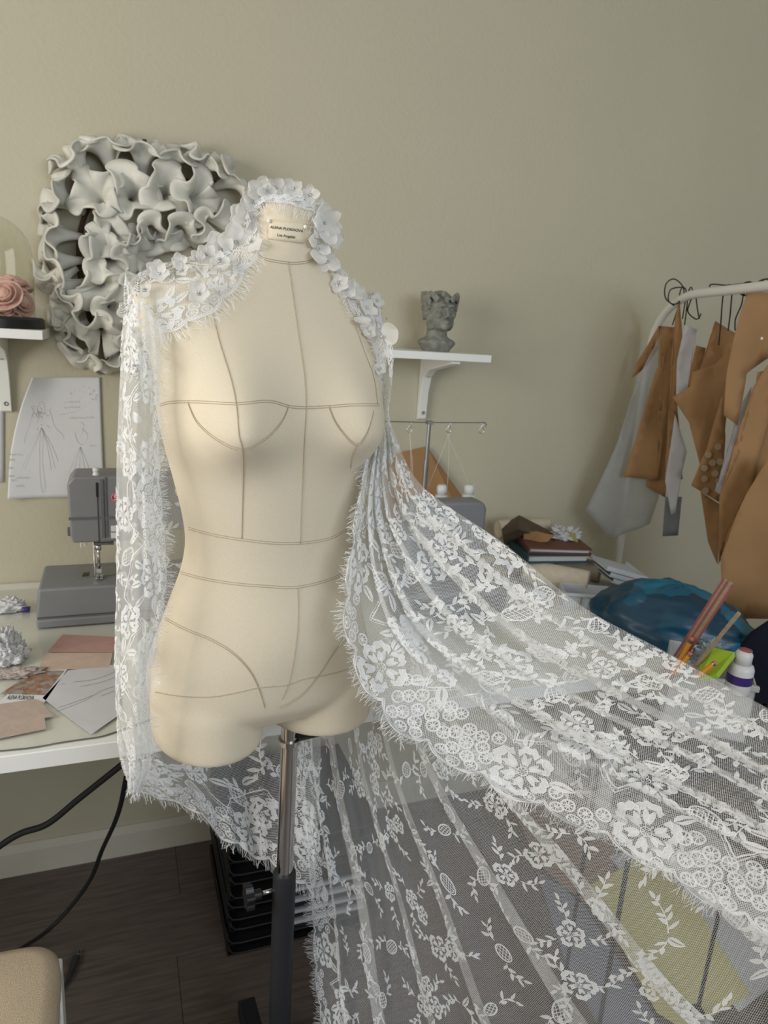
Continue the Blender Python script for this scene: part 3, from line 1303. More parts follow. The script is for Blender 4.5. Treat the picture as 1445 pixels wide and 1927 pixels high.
def pleated(base, folds, n, wob=0.006, sm=5):
    N, Mm = base.shape[:2]
    out = np.zeros((N, n, 3))
    for i in range(N):
        t = i / (N - 1)
        fl = [(c + wob * math.sin(3 * t + 9 * k), dl, h * (0.7 + 0.5 * math.sin(2 * t + k) ** 2)) for k, (c, dl, h) in enumerate(folds)]
        xs, hs, cl = pleat_map(fl, n)
        ker = np.ones(sm) / sm
        xs = np.convolve(np.pad(xs, sm // 2, mode='edge'), ker, 'valid')
        hs = np.convolve(np.pad(hs, sm // 2, mode='edge'), ker, 'valid')
        fj = np.clip(xs, 0, 1) * (Mm - 1)
        j = np.clip(fj.astype(int), 0, Mm - 2)
        a = (fj - j)[:, None]
        p = base[i, j] * (1 - a) + base[i, j + 1] * a
        v = p - CAM
        v /= np.linalg.norm(v, axis=1, keepdims=True)
        out[i] = p - v * (hs + 0.004 * np.sin(23 * xs + 4 * t) + 0.0016 * np.sin(61 * xs - 7 * t + 2 * np.sin(9 * t)) + 0.001 * np.sin(130 * xs + 30 * t))[:, None]
    return out


Gb = pleated(base, FOLDS, 420)
shB = Sheet('cape_train', Gb, amp=0.014, lam=0.066, bs=1.15)
shB.decorate_border(0.13, 'u')
shB.decorate_field(0.14, 0.085)
shB.build(cape, netname='lower_train', netmat='netfine')

# ---- upper train gathered at the left arm and pulled out to the right
rows = [
    [(700, 812, .845), (710, 808, .85), (720, 805, .855), (728, 802, .85), (737, 800, .845)],
    [(664, 1000, .80), (688, 985, .82), (720, 970, .835), (758, 945, .835), (792, 912, .82)],
    [(648, 1195, .755), (715, 1175, .775), (795, 1140, .795), (875, 1085, .795), (945, 1020, .78)],
    [(730, 1362, .725), (812, 1288, .745), (905, 1238, .758), (1000, 1190, .752), (1092, 1138, .735)],
    [(920, 1482, .69), (978, 1398, .71), (1068, 1338, .718), (1160, 1285, .71), (1250, 1225, .69)],
    [(1112, 1572, .655), (1155, 1482, .675), (1232, 1420, .68), (1318, 1365, .67), (1400, 1308, .65)],
    [(1335, 1705, .62), (1380, 1600, .64), (1442, 1530, .645), (1502, 1465, .635), (1560, 1395, .62)],
    [(1600, 1860, .585), (1640, 1750, .60), (1680, 1665, .605), (1722, 1590, .595), (1760, 1500, .58)],
]
base = resample(net_from_px(rows), 190, 200)
FOLDS_A = [(0.30, 0.040, 0.014), (0.43, 0.050, 0.017), (0.57, 0.048, 0.018), (0.71, 0.055, 0.018), (0.86, 0.035, 0.012)]
Ga = pleated(base, FOLDS_A, 420, wob=0.012)
shA = Sheet('cape_train', Ga, amp=0.019, lam=0.062, bs=1.15)
shA.decorate_border(0.13, 'u')
shA.decorate_field(0.13, 0.056)
shA.decorate_field(0.15, 0.10, 0.03)
shA.build(cape, netname='upper_train')


# ---- lace lying on the shoulders and collar
def on_body(px, py, lift, d=0.85):
    h, nn = hit(px, py)
    if h is not None and np.dot(nn, CAM - h) > 0.12 * np.linalg.norm(CAM - h):
        return h + nn * lift
    p = P(px, py, d)
    q = BV.find_nearest(Vector(p))
    hq = np.array(q[0])
    return p if np.linalg.norm(p - hq) > lift and np.linalg.norm(p - hq) < 0.012 else hq + np.array(q[1]) * lift


def body_sheet(inner, outer, n, m, lift=0.003, ds=None, bow=0.0):
    A = spline(inner, n)
    B = spline(outer, n)
    G = np.zeros((n, m, 3))
    for i in range(n):
        d = 0.85 if ds is None else np.interp(i / (n - 1), np.linspace(0, 1, len(ds)), ds)
        for j in range(m):
            s = j / (m - 1)
            p = A[i] * (1 - s) + B[i] * s
            G[i, j] = on_body(p[0], p[1], lift + 0.0015 * math.sin(i * 0.5) * math.sin(j * 0.6), d)
    # relax the wrinkles that ray casting leaves near the silhouette
    for _ in range(6):
        Gs = G.copy()
        Gs[1:-1, 1:-1] = (G[:-2, 1:-1] + G[2:, 1:-1] + G[1:-1, :-2] + G[1:-1, 2:] + 2 * G[1:-1, 1:-1]) / 6
        G = Gs
    return G


G1 = body_sheet([(482, 392), (489, 430), (490, 475), (468, 512), (440, 552), (412, 585), (385, 600), (345, 622), (302, 628)],
                [(438, 352), (425, 378), (402, 402), (365, 428), (330, 448), (292, 466), (262, 480), (240, 494), (231, 520)], 90, 50)
sh1 = Sheet('shoulder', G1, amp=0.009, lam=0.045, width=0.14)
sh1.decorate_border(0.08, 'u')
sh1.decorate_field(0.085, 0.05)
sh1.build(cape, netname='right_shoulder_lace')

A = spline([(585, 395), (592, 440), (598, 482), (628, 512), (645, 555), (660, 592), (680, 618), (702, 648), (708, 690), (711, 740), (708, 780), (702, 812)], 90)
B_ = spline([(606, 372), (618, 425), (634, 468), (678, 500), (706, 545), (724, 580), (733, 615), (741, 660), (739, 700), (735, 745), (731, 775), (737, 802)], 90)
G2 = np.zeros((90, 30, 3))
for i in range(90):
    for j in range(30):
        s = j / 29
        p = A[i] * (1 - s) + B_[i] * s
        if i < 52:
            G2[i, j] = on_body(p[0], p[1], 0.003, 0.865)
        else:
            G2[i, j] = P(p[0], p[1], np.interp(i, [52, 60, 89], [0.845, 0.845, 0.845]) + 0.006 * math.sin(5 * s))
for _ in range(8):
    Gs = G2.copy()
    Gs[1:-1, :] = (G2[:-2, :] + G2[2:, :] + 2 * G2[1:-1, :]) / 4
    G2 = Gs
sh2 = Sheet('shoulder', G2, amp=0.006, lam=0.04, width=0.085)
sh2.decorate_border(0.06, 'u')
sh2.build(cape, netname='left_shoulder_lace')

G3 = body_sheet([(474, 402), (490, 392), (515, 384), (540, 388), (565, 394), (588, 402)],
                [(440, 352), (470, 340), (505, 336), (545, 340), (580, 352), (606, 376)], 60, 24, 0.004, [.83, .82, .81, .81, .82, .84])
sh3 = Sheet('collar', G3, amp=0.005, lam=0.03, width=0.06)
sh3.decorate_border(0.04, 'u')
sh3.build(cape, netname='collar_lace')


# ---- organza flowers and beads sewn along the neckline
M['organzaw'] = bpy.data.materials.new('white_organza')
M['organzaw'].use_nodes = True
nt = M['organzaw'].node_tree
nt.nodes.clear()
o_ = nd(nt, 'ShaderNodeOutputMaterial')
df = nd(nt, 'ShaderNodeBsdfDiffuse')
tl = nd(nt, 'ShaderNodeBsdfTranslucent')
nz = nd(nt, 'ShaderNodeTexNoise')
nz.inputs['Scale'].default_value = 400
rp = nd(nt, 'ShaderNodeValToRGB')
rp.color_ramp.elements[0].color = (0.82, 0.81, 0.78, 1)
rp.color_ramp.elements[1].color = (0.93, 0.92, 0.90, 1)
nt.links.new(nz.outputs['Fac'], rp.inputs[0])
for q in (df, tl):
    nt.links.new(rp.outputs[0], q.inputs[0])
mx = nd(nt, 'ShaderNodeMixShader')
mx.inputs[0].default_value = 0.4
nt.links.new(df.outputs[0], mx.inputs[1])
nt.links.new(tl.outputs[0], mx.inputs[2])
tr = nd(nt, 'ShaderNodeBsdfTransparent')
m2 = nd(nt, 'ShaderNodeMixShader')
m2.inputs[0].default_value = 0.88
nt.links.new(tr.outputs[0], m2.inputs[1])
nt.links.new(mx.outputs[0], m2.inputs[2])
nt.links.new(m2.outputs[0], o_.inputs[0])
M['silver'] = mat('silver_bead', (0.80, 0.79, 0.77), 0.3, metal=0.8, var=0.4, vscale=400)


def petal_grid(R, a, c, r, cup, ln=1.0, wd=1.0, lift=0.0):
    n_, m_ = 8, 9
    g = np.zeros((n_, m_, 3))
    for i in range(n_):
        v = i / (n_ - 1)
        half = wd * r * 0.52 * math.sin(math.pi * min(0.10 + v * 0.86, 1.0)) ** 0.6
        for j in range(m_):
            u = j / (m_ - 1) * 2 - 1
            rr = r * (0.10 + 0.92 * v * ln) - 0.05 * r * u * u * v
            z = lift + cup * r * (0.30 * v * v + 0.30 * u * u * v) + 0.03 * r * math.sin(4 * u + 3 * v)
            p = np.array([rr, half * u, z])
            g[i, j] = R @ (rz(a) @ p) + c
    return g


def organza_flower(px, py, rp_, n=5, cup=1.0, tilt=(0, 0), d=None, only=None, rot=None):
    h, nn = hit(px, py)
    if h is None or np.dot(nn, CAM - h) < 0.25 * np.linalg.norm(CAM - h) or d is not None:
        c = P(px, py, d or 0.84)
        if d is None:
            q = BV.find_nearest(Vector(c))
            c = np.array(q[0]) + np.array(q[1]) * 0.006
        nn = (CAM - c) / np.linalg.norm(CAM - c)
    else:
        c = h + nn * 0.006
    dep = np.dot(c - CAM, np.array([0.35, 0.903, -0.248]))
    r = rp_ * dep / F
    tc_ = (CAM - c) / np.linalg.norm(CAM - c)
    ax = 0.55 * nn + 0.45 * tc_ + np.array([tilt[0], 0, tilt[1]])
    ax /= np.linalg.norm(ax)
    R = np.array(Vector((0, 0, 1)).rotation_difference(Vector(ax)).to_matrix())
    b = MB()
    for k in range(6):
        an = k * 2 * math.pi / 5
        b.ball(c + R @ np.array([0.0016 * math.cos(an), 0.0016 * math.sin(an), 0.0025]) if k < 5 else c + R @ np.array([0, 0, 0.0035]), 0.0011, 6, 4)
    fl = b.build('organza_flower', M['silver'], cape, smooth=True)
    rot = rng.uniform(0, 6.28) if rot is None else rot
    for k in range(n):
        a = rot + 2 * math.pi * k / n + rng.normal(0, 0.12)
        if only is not None:
            a = rot + k * 0.9
        pb = MB()
        pb.grid(petal_grid(R, a, c, r * rng.uniform(0.88, 1.15), cup * rng.uniform(0.4, 1.4), 1.0, 0.92 if only is None else 1.3, 0.001 + 0.0006 * k))
        pb.build('petal', M['organzaw'], fl, smooth=True)
    return fl


FL = [(427, 430, 38, 5), (390, 410, 32, 5), (408, 392, 26, 5), (372, 432, 20, 5), (445, 405, 26, 4), (330, 470, 16, 5), (345, 520, 15, 5), (353, 418, 13, 5), (282, 483, 17, 5), (306, 527, 19, 5), (375, 559, 21, 5), (415, 500, 18, 3), (463, 415, 24, 3),
      (280, 552, 17, 3), (240, 585, 19, 5), (228, 632, 22, 5), (236, 660, 15, 5), (448, 350, 18, 5), (481, 352, 24, 5), (517, 347, 20, 5), (505, 362, 18, 4), (553, 350, 20, 4), (585, 364, 18, 4),
      (600, 420, 33, 6), (592, 455, 24, 3), (612, 445, 22, 5), (658, 515, 17, 5), (660, 556, 20, 5), (646, 478, 24, 4), (680, 520, 20, 4), (682, 585, 18, 4), (700, 572, 17, 4), (724, 608, 13, 5), (728, 690, 13, 4), (722, 600, 14, 4), (440, 378, 20, 4), (462, 372, 18, 4), (625, 470, 18, 4)]
for (px, py, rp_, n_) in FL:
    organza_flower(px, py, rp_, n_, 1.0)
# single large loose petals
for (px, py, rp_, ro, d) in ((477, 462, 26, -1.2, None), (415, 505, 22, -1.4, None), (590, 468, 26, -1.5, None), (668, 598, 22, -1.3, None), (718, 634, 36, 0.1, 0.838), (467, 420, 24, -0.8, None)):
    organza_flower(px, py, rp_, 1, 1.6, d=d, only=1, rot=ro)
b = MB()
for line_, dens in (([(262, 535), (275, 512), (300, 500), (330, 492), (338, 515), (322, 525)], 60), ([(258, 552), (270, 535), (300, 520), (312, 505)], 40), ([(236, 540), (238, 570), (234, 590)], 20),
                    ([(440, 372), (452, 355), (462, 348)], 16), ([(558, 342), (580, 352), (592, 362)], 18), ([(604, 432), (612, 460), (622, 485), (632, 505)], 30), ([(688, 558), (702, 566), (716, 582), (724, 600)], 30), ([(376, 440), (396, 445), (392, 450)], 16),
                    ([(250, 690), (258, 720), (256, 760)], 20), ([(716, 640), (722, 680), (716, 760)], 14)):
    for p in spline(line_, dens):
        x, y = p[0] + rng.normal(0, 3.0), p[1] + rng.normal(0, 3.0)
        h, nn = hit(x, y)
        c = (h + nn * 0.005) if h is not None else P(x, y, 0.85)
        if h is None and x > 262:
            qn = BV.find_nearest(Vector(c))
            c = np.array(qn[0]) + np.array(qn[1]) * 0.004
        if x < 262 and y > 520:
            c = P(x, y, 0.798 if y < 620 else 0.774)
        b.ball(c, rng.uniform(0.0009, 0.0016), 6, 4)
bo = b.build('sewn_beads', M['silver'], cape, smooth=True)
bo['kind'] = 'stuff'
# ================================================================== things on the back wall
SH_Y = 1.48


def shelf(label_board, x0, x1, z, xb, name='wall_shelf'):
    t = thing(name, label_board, 'shelf', ((x0 + x1) / 2, WALL, z - 0.2))
    b = MB()
    b.box(((x0 + x1) / 2, (SH_Y + WALL) / 2, z - 0.0085), (x1 - x0, WALL - SH_Y, 0.017))
    b.build('board', M['white'], t, bevel=0.001)
    for k, xx in enumerate(xb):
        b = MB()
        zt = z - 0.017
        prof = [(WALL, zt), (SH_Y + 0.012, zt), (SH_Y + 0.010, zt - 0.007), (SH_Y + 0.03, zt - 0.011), (WALL - 0.055, zt - 0.030), (WALL - 0.028, zt - 0.05), (WALL - 0.017, zt - 0.09), (WALL - 0.013, zt - 0.155), (WALL, zt - 0.16)]
        b.prism([(xx - 0.011, y, q) for y, q in prof], (0.022, 0, 0))
        br = b.build('bracket', M['whitepaint'], t, bevel=0.0015)
        for zq, yq in ((zt - 0.045, WALL - 0.030), (zt - 0.140, WALL - 0.0135)):
            b = MB()
            b.lathe([(0.0045, 0.0), (0.0045, 0.0018), (0.0030, 0.0024), (0.0025, 0.0015)], (xx + 0.001, yq - 0.0005, zq), 14, axis=(0, -1, 0.08))
            b.build('screw', M['steel'], br, smooth=True)
    return t


zl = PY(40, 620, SH_Y)[2]
zr = PY(840, 664, SH_Y)[2]
xle = PY(80, 622, SH_Y)[0]
xre = PY(925, 674, SH_Y)[0]
shelf('short white wall shelf carrying the glass dome', xle - 0.6, xle, zl, (PY(8, 740, WALL - 0.02)[0],))
shelf('short white wall shelf carrying the grey stone head', PY(600, 650, SH_Y)[0], xre, zr, (PY(800, 740, WALL - 0.02)[0],))

# ---------------------------------------------------------------- glass dome with peonies
M['glass'] = bpy.data.materials.new('thin_glass')
M['glass'].use_nodes = True
nt = M['glass'].node_tree
nt.nodes.clear()
o_ = nd(nt, 'ShaderNodeOutputMaterial')
tr = nd(nt, 'ShaderNodeBsdfTransparent')
tr.inputs[0].default_value = (0.95, 0.95, 0.92, 1)
gl = nd(nt, 'ShaderNodeBsdfGlossy')
gl.inputs['Roughness'].default_value = 0.06
lw = nd(nt, 'ShaderNodeLayerWeight')
lw.inputs[0].default_value = 0.5
mx = nd(nt, 'ShaderNodeMixShader')
pw_ = nd(nt, 'ShaderNodeMath', operation='POWER')
pw_.inputs[1].default_value = 4.0
nt.links.new(lw.outputs['Facing'], pw_.inputs[0])
mr_ = nd(nt, 'ShaderNodeMath', operation='MULTIPLY_ADD')
mr_.inputs[1].default_value = 0.5
mr_.inputs[2].default_value = 0.03
nt.links.new(pw_.outputs[0], mr_.inputs[0])
nt.links.new(mr_.outputs[0], mx.inputs[0])
nt.links.new(tr.outputs[0], mx.inputs[1])
nt.links.new(gl.outputs[0], mx.inputs[2])
nt.links.new(mx.outputs[0], o_.inputs[0])

dc = PY(-8, 600, 1.575)
dxr = PY(63, 520, 1.575)[0] - dc[0]
dx, dy = dc[0], 1.575
ztop = PY(0, 404, 1.575)[2]
dome = thing('glass_cloche', 'clear glass dome on a black base covering pink peonies', 'cloche', (dx, dy, zl))
b = MB()
rb = dxr + 0.016
b.lathe([(rb, zl), (rb, zl + 0.017), (rb - 0.004, zl + 0.021), (dxr + 0.002, zl + 0.021)], (dx, dy, 0), 48)
b.build('base', M['black'], dome, smooth=True).data.set_sharp_from_angle(angle=0.7)
b = MB()
prof = [(dxr, zl + 0.0215)]
zs0 = ztop - dxr * 1.0
prof.append((dxr, zs0))
for k in range(1, 13):
    t = k / 12 * math.pi / 2
    prof.append((max(dxr * math.cos(t), 0.0006), zs0 + dxr * math.sin(t)))
b.lathe(prof, (dx, dy, 0), 48, cap=False)
b.build('dome', M['glass'], dome, smooth=True)
M['peony'] = mat('peony_silk', (0.62, 0.36, 0.31), 0.8, var=0.25, vscale=60, col2=(0.70, 0.47, 0.40))


def peony(c, r, axis, seed):
    rg = random.Random(seed)
    t = thing('peony', 'pink silk peony', 'flower', tuple(c), 'pink peonies under the glass dome')
    q = np.array(Vector((0, 0, 1)).rotation_difference(Vector(axis)).to_matrix())
    for ring, (cnt, tilt, sz) in enumerate(((4, 0.15, 0.55), (5, 0.45, 0.75), (6, 0.85, 0.95), (6, 1.25, 1.05))):
        for k in range(cnt):
            a = 2 * math.pi * k / cnt + ring * 0.5 + rg.uniform(-0.2, 0.2)
            n_, m_ = 7, 7
            g = np.zeros((n_, m_, 3))
            for i in range(n_):
                for j in range(m_):
                    u = i / (n_ - 1) * 2 - 1
                    v = j / (m_ - 1)
                    th = u * 0.75 * (0.5 + 0.8 * math.sin(min(v * 2.2, 1.9)))
                    rr = r * sz * (0.20 + 0.75 * math.sin(v * 1.5) * (0.45 + tilt * 0.5))
                    h = r * sz * (v * (1.25 - tilt * 0.75) - 0.12 * u * u + 0.06 * math.sin(u * 5 + k))
                    if v > 0.85:
                        rr *= 0.93 if ring < 3 else 1.06
                    g[i, j] = (rr * math.cos(a + th), rr * math.sin(a + th), h - r * 0.3)
            b = MB()
            b.grid((g.reshape(-1, 3) @ q.T + np.array(c)).reshape(n_, m_, 3))
            b.build('petal', M['peony'], t, smooth=True, solid=0.0012)
    b = MB()
    b.ball(np.array(c), r * 0.42)
    b.build('heart', M['peony'], t, smooth=True)
    return t


pz = zl + 0.021
for (px, py, yy, r, ax, sd, lb) in ((8, 555, 1.535, 0.030, (-0.2, -0.8, 0.5), 1, 'bright pink peony facing out at the front of the glass dome'),
                                   (42, 568, 1.57, 0.026, (0.7, -0.6, 0.3), 2, 'brownish pink peony turned sideways under the glass dome'),
                                   (28, 535, 1.61, 0.030, (0.2, 0.3, 0.9), 3, 'large pink peony at the back of the glass dome'),
                                   (10, 582, 1.56, 0.024, (0.2, -0.9, -0.1), 4, 'pale pink peony resting on the black base of the dome')):
    c = PY(px, py, yy)
    c[2] = max(c[2], pz + r * 0.75)
    o = peony(c, r, ax, sd)
    o['label'] = lb

# ---------------------------------------------------------------- stone head planter
M['stone'] = mat('grey_cement', (0.27, 0.27, 0.23), 0.9, var=0.45, vscale=70, bump=0.5, bscale=300, col2=(0.15, 0.15, 0.125))
hc = PY(822, 657, 1.565)
HS = 0.148 / 0.15
mbh = MB()
mbh.ball((0, 0.004, 0.098), (0.036, 0.040, 0.042), 24, 16)
mbh.ball((0, -0.010, 0.073), (0.029, 0.028, 0.028), 20, 14)          # lower face
mbh.ball((0, -0.031, 0.058), (0.011, 0.010, 0.009), 14, 10)          # chin
mbh.ball((-0.024, -0.004, 0.068), (0.009, 0.02, 0.02), 12, 8)        # jaw
mbh.ball((0.024, -0.004, 0.068), (0.009, 0.02, 0.02), 12, 8)
mbh.tube([(0, -0.036, 0.100), (0, -0.041, 0.088), (0, -0.0435, 0.079)], [0.0036, 0.0042, 0.0050], 10)   # nose
for s in (-1, 1):
    mbh.ball((s * 0.0055, -0.040, 0.0785), (0.004, 0.005, 0.0035), 8, 6)
    mbh.tube([(s * 0.004, -0.0375, 0.1045), (s * 0.013, -0.0375, 0.1055), (s * 0.023, -0.030, 0.101)], [0.0035, 0.0042, 0.003], 8)   # brow
    mbh.ball((s * 0.0135, -0.0315, 0.0965), (0.0058, 0.0042, 0.0036), 10, 8)       # eye
    mbh.ball((s * 0.017, -0.027, 0.083), (0.0105, 0.011, 0.010), 12, 8)            # cheek
    mbh.ball((s * 0.036, 0.004, 0.086), (0.0045, 0.0085, 0.012), 10, 8)            # ear
mbh.ball((0, -0.0385, 0.0695), (0.0085, 0.0055, 0.0028), 12, 8)
mbh.ball((0, -0.0375, 0.0655), (0.0075, 0.0052, 0.0028), 12, 8)
mbh.lathe([(0.028, 0.025), (0.0245, 0.045), (0.0255, 0.075)], (0, 0.008, 0), 20)
# shoulders: flared, undercut base
rws = []
for z, a_, b_ in ((0.040, 0.020, 0.020), (0.033, 0.027, 0.024), (0.026, 0.042, 0.030), (0.022, 0.047, 0.033), (0.018, 0.046, 0.033), (0.004, 0.034, 0.027), (0.0, 0.033, 0.026)):
    rws.append([(a_ * math.copysign(abs(math.cos(t)) ** 0.8, math.cos(t)), 0.006 + b_ * math.copysign(abs(math.sin(t)) ** 0.8, math.sin(t)), z) for t in np.linspace(0, 2 * math.pi, 29)])
q = MB()
q.grid(rws)
q.f.append(tuple(range(27, -1, -1)))
q.f.append(tuple(6 * 29 + k for k in range(28)))
mbh.add(np.vstack(q.v), q.f)
rg = random.Random(5)
for k in range(150):
    a = rg.uniform(-math.pi, math.pi)
    z = rg.choice([0.080, 0.090, 0.100, 0.110, 0.119, 0.127]) + rg.uniform(-0.004, 0.004)
    front = abs((a + math.pi / 2 + math.pi) % (2 * math.pi) - math.pi) < 0.95
    if front and z < 0.116:
        continue
    side_ = abs((a + math.pi / 2 + math.pi) % (2 * math.pi) - math.pi) < 1.5
    if side_ and z < 0.090:
        continue
    R = 0.0355 + 0.0065 * min(1, (z - 0.08) / 0.04)
    c = np.array([R * math.cos(a), 0.004 + (R + 0.003) * math.sin(a), z])
    r_ = rg.uniform(0.005, 0.0075)
    tt = np.linspace(0, 5.2, 9)
    u = np.array([-math.sin(a), math.cos(a), 0])
    pts = [c + u * r_ * math.cos(x) * 0.8 + np.array([0, 0, 1]) * r_ * math.sin(x) * 0.8 for x in tt]
    mbh.tube(pts, [0.0034] * 9, 6)
    mbh.ball(c - np.array([math.cos(a), math.sin(a), 0]) * 0.003, r_ * 0.9, 8, 6)
hv, hf = remeshed(mbh, 0.0015, 2, 'stone_head')
hv = hv.copy()
# planter: cut flat at the top, hollow inside
hv = hv @ rz(math.radians(3)).T @ np.array(rx(math.radians(0))).T
hv = hv * HS + np.array([hc[0], 1.565, zr])
q = MB()
q.add(hv, hf)
tag(q.build('stone_head', M['stone'], None, smooth=True, origin=(hc[0], 1.565, zr)), 'small dark grey classical head planter with curly hair on the white shelf', 'sculpture')

# ---------------------------------------------------------------- wall sculpture of ruffled clay blooms
M['clay'] = mat('pale_clay', (0.74, 0.72, 0.63), 0.6, var=0.12, vscale=18, bump=0.1, bscale=120, col2=(0.52, 0.51, 0.47))
M['stem'] = mat('brown_stem', (0.10, 0.055, 0.03), 0.8, var=0.4, vscale=60, bump=0.4)
sc_c = PY(250, 430, WALL - 0.03)
sculp = thing('ruffled_bloom_wreath', 'wall wreath of pale ruffled clay blooms curving round like a half ring', 'wall decor', (sc_c[0], WALL, sc_c[2]))
line = [(430, 345), (375, 345), (320, 335), (262, 338), (205, 350), (165, 395), (150, 450), (150, 505), (160, 560), (175, 615), (205, 655)]
lp = spline(line, 60)
b = MB()
b.tube([PY(p[0], p[1], WALL - 0.012) for p in lp], 0.005, 8)
b.build('wire_frame', M['stem'], sculp, smooth=True)


def bloom(c, axis, L, r, seed):
    rg = np.random.default_rng(seed)
    nth, nt_ = 110, 14
    k1 = int(rg.integers(3, 6))
    p1, p2 = rg.uniform(0, 6.28, 2)
    amp = rg.uniform(0.20, 0.32)
    g = np.zeros((nth, nt_, 3))
    span = 2 * math.pi * rg.uniform(0.92, 1.12)
    for i in range(nth):
        th = span * i / (nth - 1)
        for j in range(nt_):
            t = j / (nt_ - 1)
            w_ = t ** 2.2
            s1 = math.sin(k1 * th + p1 + 0.6 * math.sin(th + p2))
            rr = r * (0.10 + 0.50 * t ** 1.2 + 0.42 * t ** 4) * (1 + amp * w_ * s1)
            rr *= 1.05 - 0.30 * i / nth
            h = L * (t ** 0.8) - L * 0.20 * t ** 5 - L * 0.13 * w_ * s1
            tw = -(0.50 / k1) * w_ * math.sin(2 * (k1 * th + p1) + 0.25)
            g[i, j] = (rr * math.cos(th + tw), rr * math.sin(th + tw), h)
    q = np.array(Vector((0, 0, 1)).rotation_difference(Vector(axis)).to_matrix()) @ rz(rg.uniform(0, 6.28))
    b = MB()
    b.grid((g.reshape(-1, 3) @ q.T + np.array(c)).reshape(nth, nt_, 3))
    return b.build('ruffled_bloom', M['clay'], sculp, smooth=True, solid=0.0036)


blooms = [  # throat px, lean on the wall, reach, radius
    (175, 350, -0.75, 0.95, .10, .058), (215, 340, -0.25, 1.0, .10, .058), (268, 345, 0.05, 1.0, .098, .058), (318, 345, 0.15, 0.95, .09, .055), (365, 350, 0.4, 0.85, .095, .056),
    (400, 355, 0.85, 0.45, .085, .050), (160, 400, -0.95, 0.45, .098, .056), (245, 380, 0.1, 0.15, .085, .056), (300, 375, 0.15, 0.1, .085, .055), (350, 378, 0.35, 0.0, .085, .054),
    (195, 390, -0.25, 0.25, .085, .056), (155, 445, -1.0, 0.0, .095, .056), (200, 440, 0.1, -0.1, .085, .055), (320, 405, 0.25, -0.75, .085, .052), (275, 410, 0.15, -0.65, .085, .054), (370, 400, 0.5, -0.5, .08, .048),
    (155, 490, -1.0, -0.15, .095, .056), (195, 485, 0.2, 0.0, .085, .054), (215, 465, 0.6, -0.2, .085, .05), (160, 530, -0.9, -0.35, .09, .052), (190, 530, 0.0, -0.1, .08, .052),
    (145, 505, -0.9, -0.75, .10, .050), (165, 575, -0.7, -0.2, .085, .052), (200, 575, 0.3, -0.1, .08, .05), (165, 605, -0.85, -0.55, .085, .050), (190, 615, 0.0, -0.3, .08, .050),
    (185, 640, -0.45, -0.85, .085, .048), (215, 640, 0.2, -0.9, .085, .048), (225, 600, 0.6, -0.2, .08, .048), (230, 545, 0.6, 0.1, .08, .046), (235, 430, 0.6, -0.6, .08, .048),
]
for k, (px, py, lx, lz, L, r) in enumerate(blooms):
    lean = math.hypot(lx, lz)
    out = -math.sqrt(max(1.1 - min(lean, 1.0) ** 2, 0.06)) if lean > 0.6 else -1.0
    c = PY(px, py, WALL - 0.022)
    ax = np.array([lx, out * 0.8, lz])
    ax /= np.linalg.norm(ax)
    bloom(c, ax, L * 0.86, r * 0.98, 100 + k)
b = MB()
p0, p1 = PY(273, 340, WALL - 0.02), PY(272, 262, WALL - 0.03)
b.tube([p0, (p0 + p1) / 2 + [0.002, 0, 0], p1], [0.005, 0.0045, 0.004], 8)
b.build('stem_stub', M['stem'], sculp, smooth=True)

# ---------------------------------------------------------------- design sketch pinned to the wall
M['paper'] = mat('white_paper', (0.70, 0.70, 0.72), 0.8, var=0.04, vscale=10)
M['pencil'] = mat('pencil_line', (0.13, 0.13, 0.14), 0.9, var=0.3, vscale=200)
net = [[(60, 711, .035), (100, 711, .010), (145, 710, .004), (188, 710, .004)],
       [(38, 770, .020), (88, 772, .008), (140, 771, .004), (190, 770, .004)],
       [(20, 850, .012), (75, 850, .006), (135, 848, .004), (193, 845, .004)],
       [(14, 940, .016), (70, 937, .006), (132, 936, .004), (197, 935, .004)]]
GP = resample(np.array([[PY(a, c, WALL - d) for a, c, d in r] for r in net]), 24, 24)
b = MB()
b.grid(GP)
sk = tag(b.build('sketch_sheet', M['paper'], None, smooth=True, solid=0.0004), 'white sheet with a pencil sketch of a gowned figure, pinned to the wall', 'drawing')


def on_sheet(x, y, lift=0.0007):
    "pixel place on the sheet"
    p = PY(x, y, WALL - 0.004)
    j = (x - 15) / (195 - 15)
    i = (y - 711) / (938 - 711)
    # find grid parameters by search along the control rows
    best = None
    left = np.interp(i, [0, 0.26, 0.61, 1], [60, 38, 20, 14])
    right = np.interp(i, [0, 1], [188, 197])
    s = np.clip((x - left) / (right - left), 0, 1) * 23
    t = np.clip(i, 0, 1) * 23
    a, b_ = min(int(t), 22), min(int(s), 22)
    u, v = t - a, s - b_
    q = (GP[a, b_] * (1 - u) + GP[a + 1, b_] * u) * (1 - v) + (GP[a, b_ + 1] * (1 - u) + GP[a + 1, b_ + 1] * u) * v
    return q + np.array([0, -lift, 0])


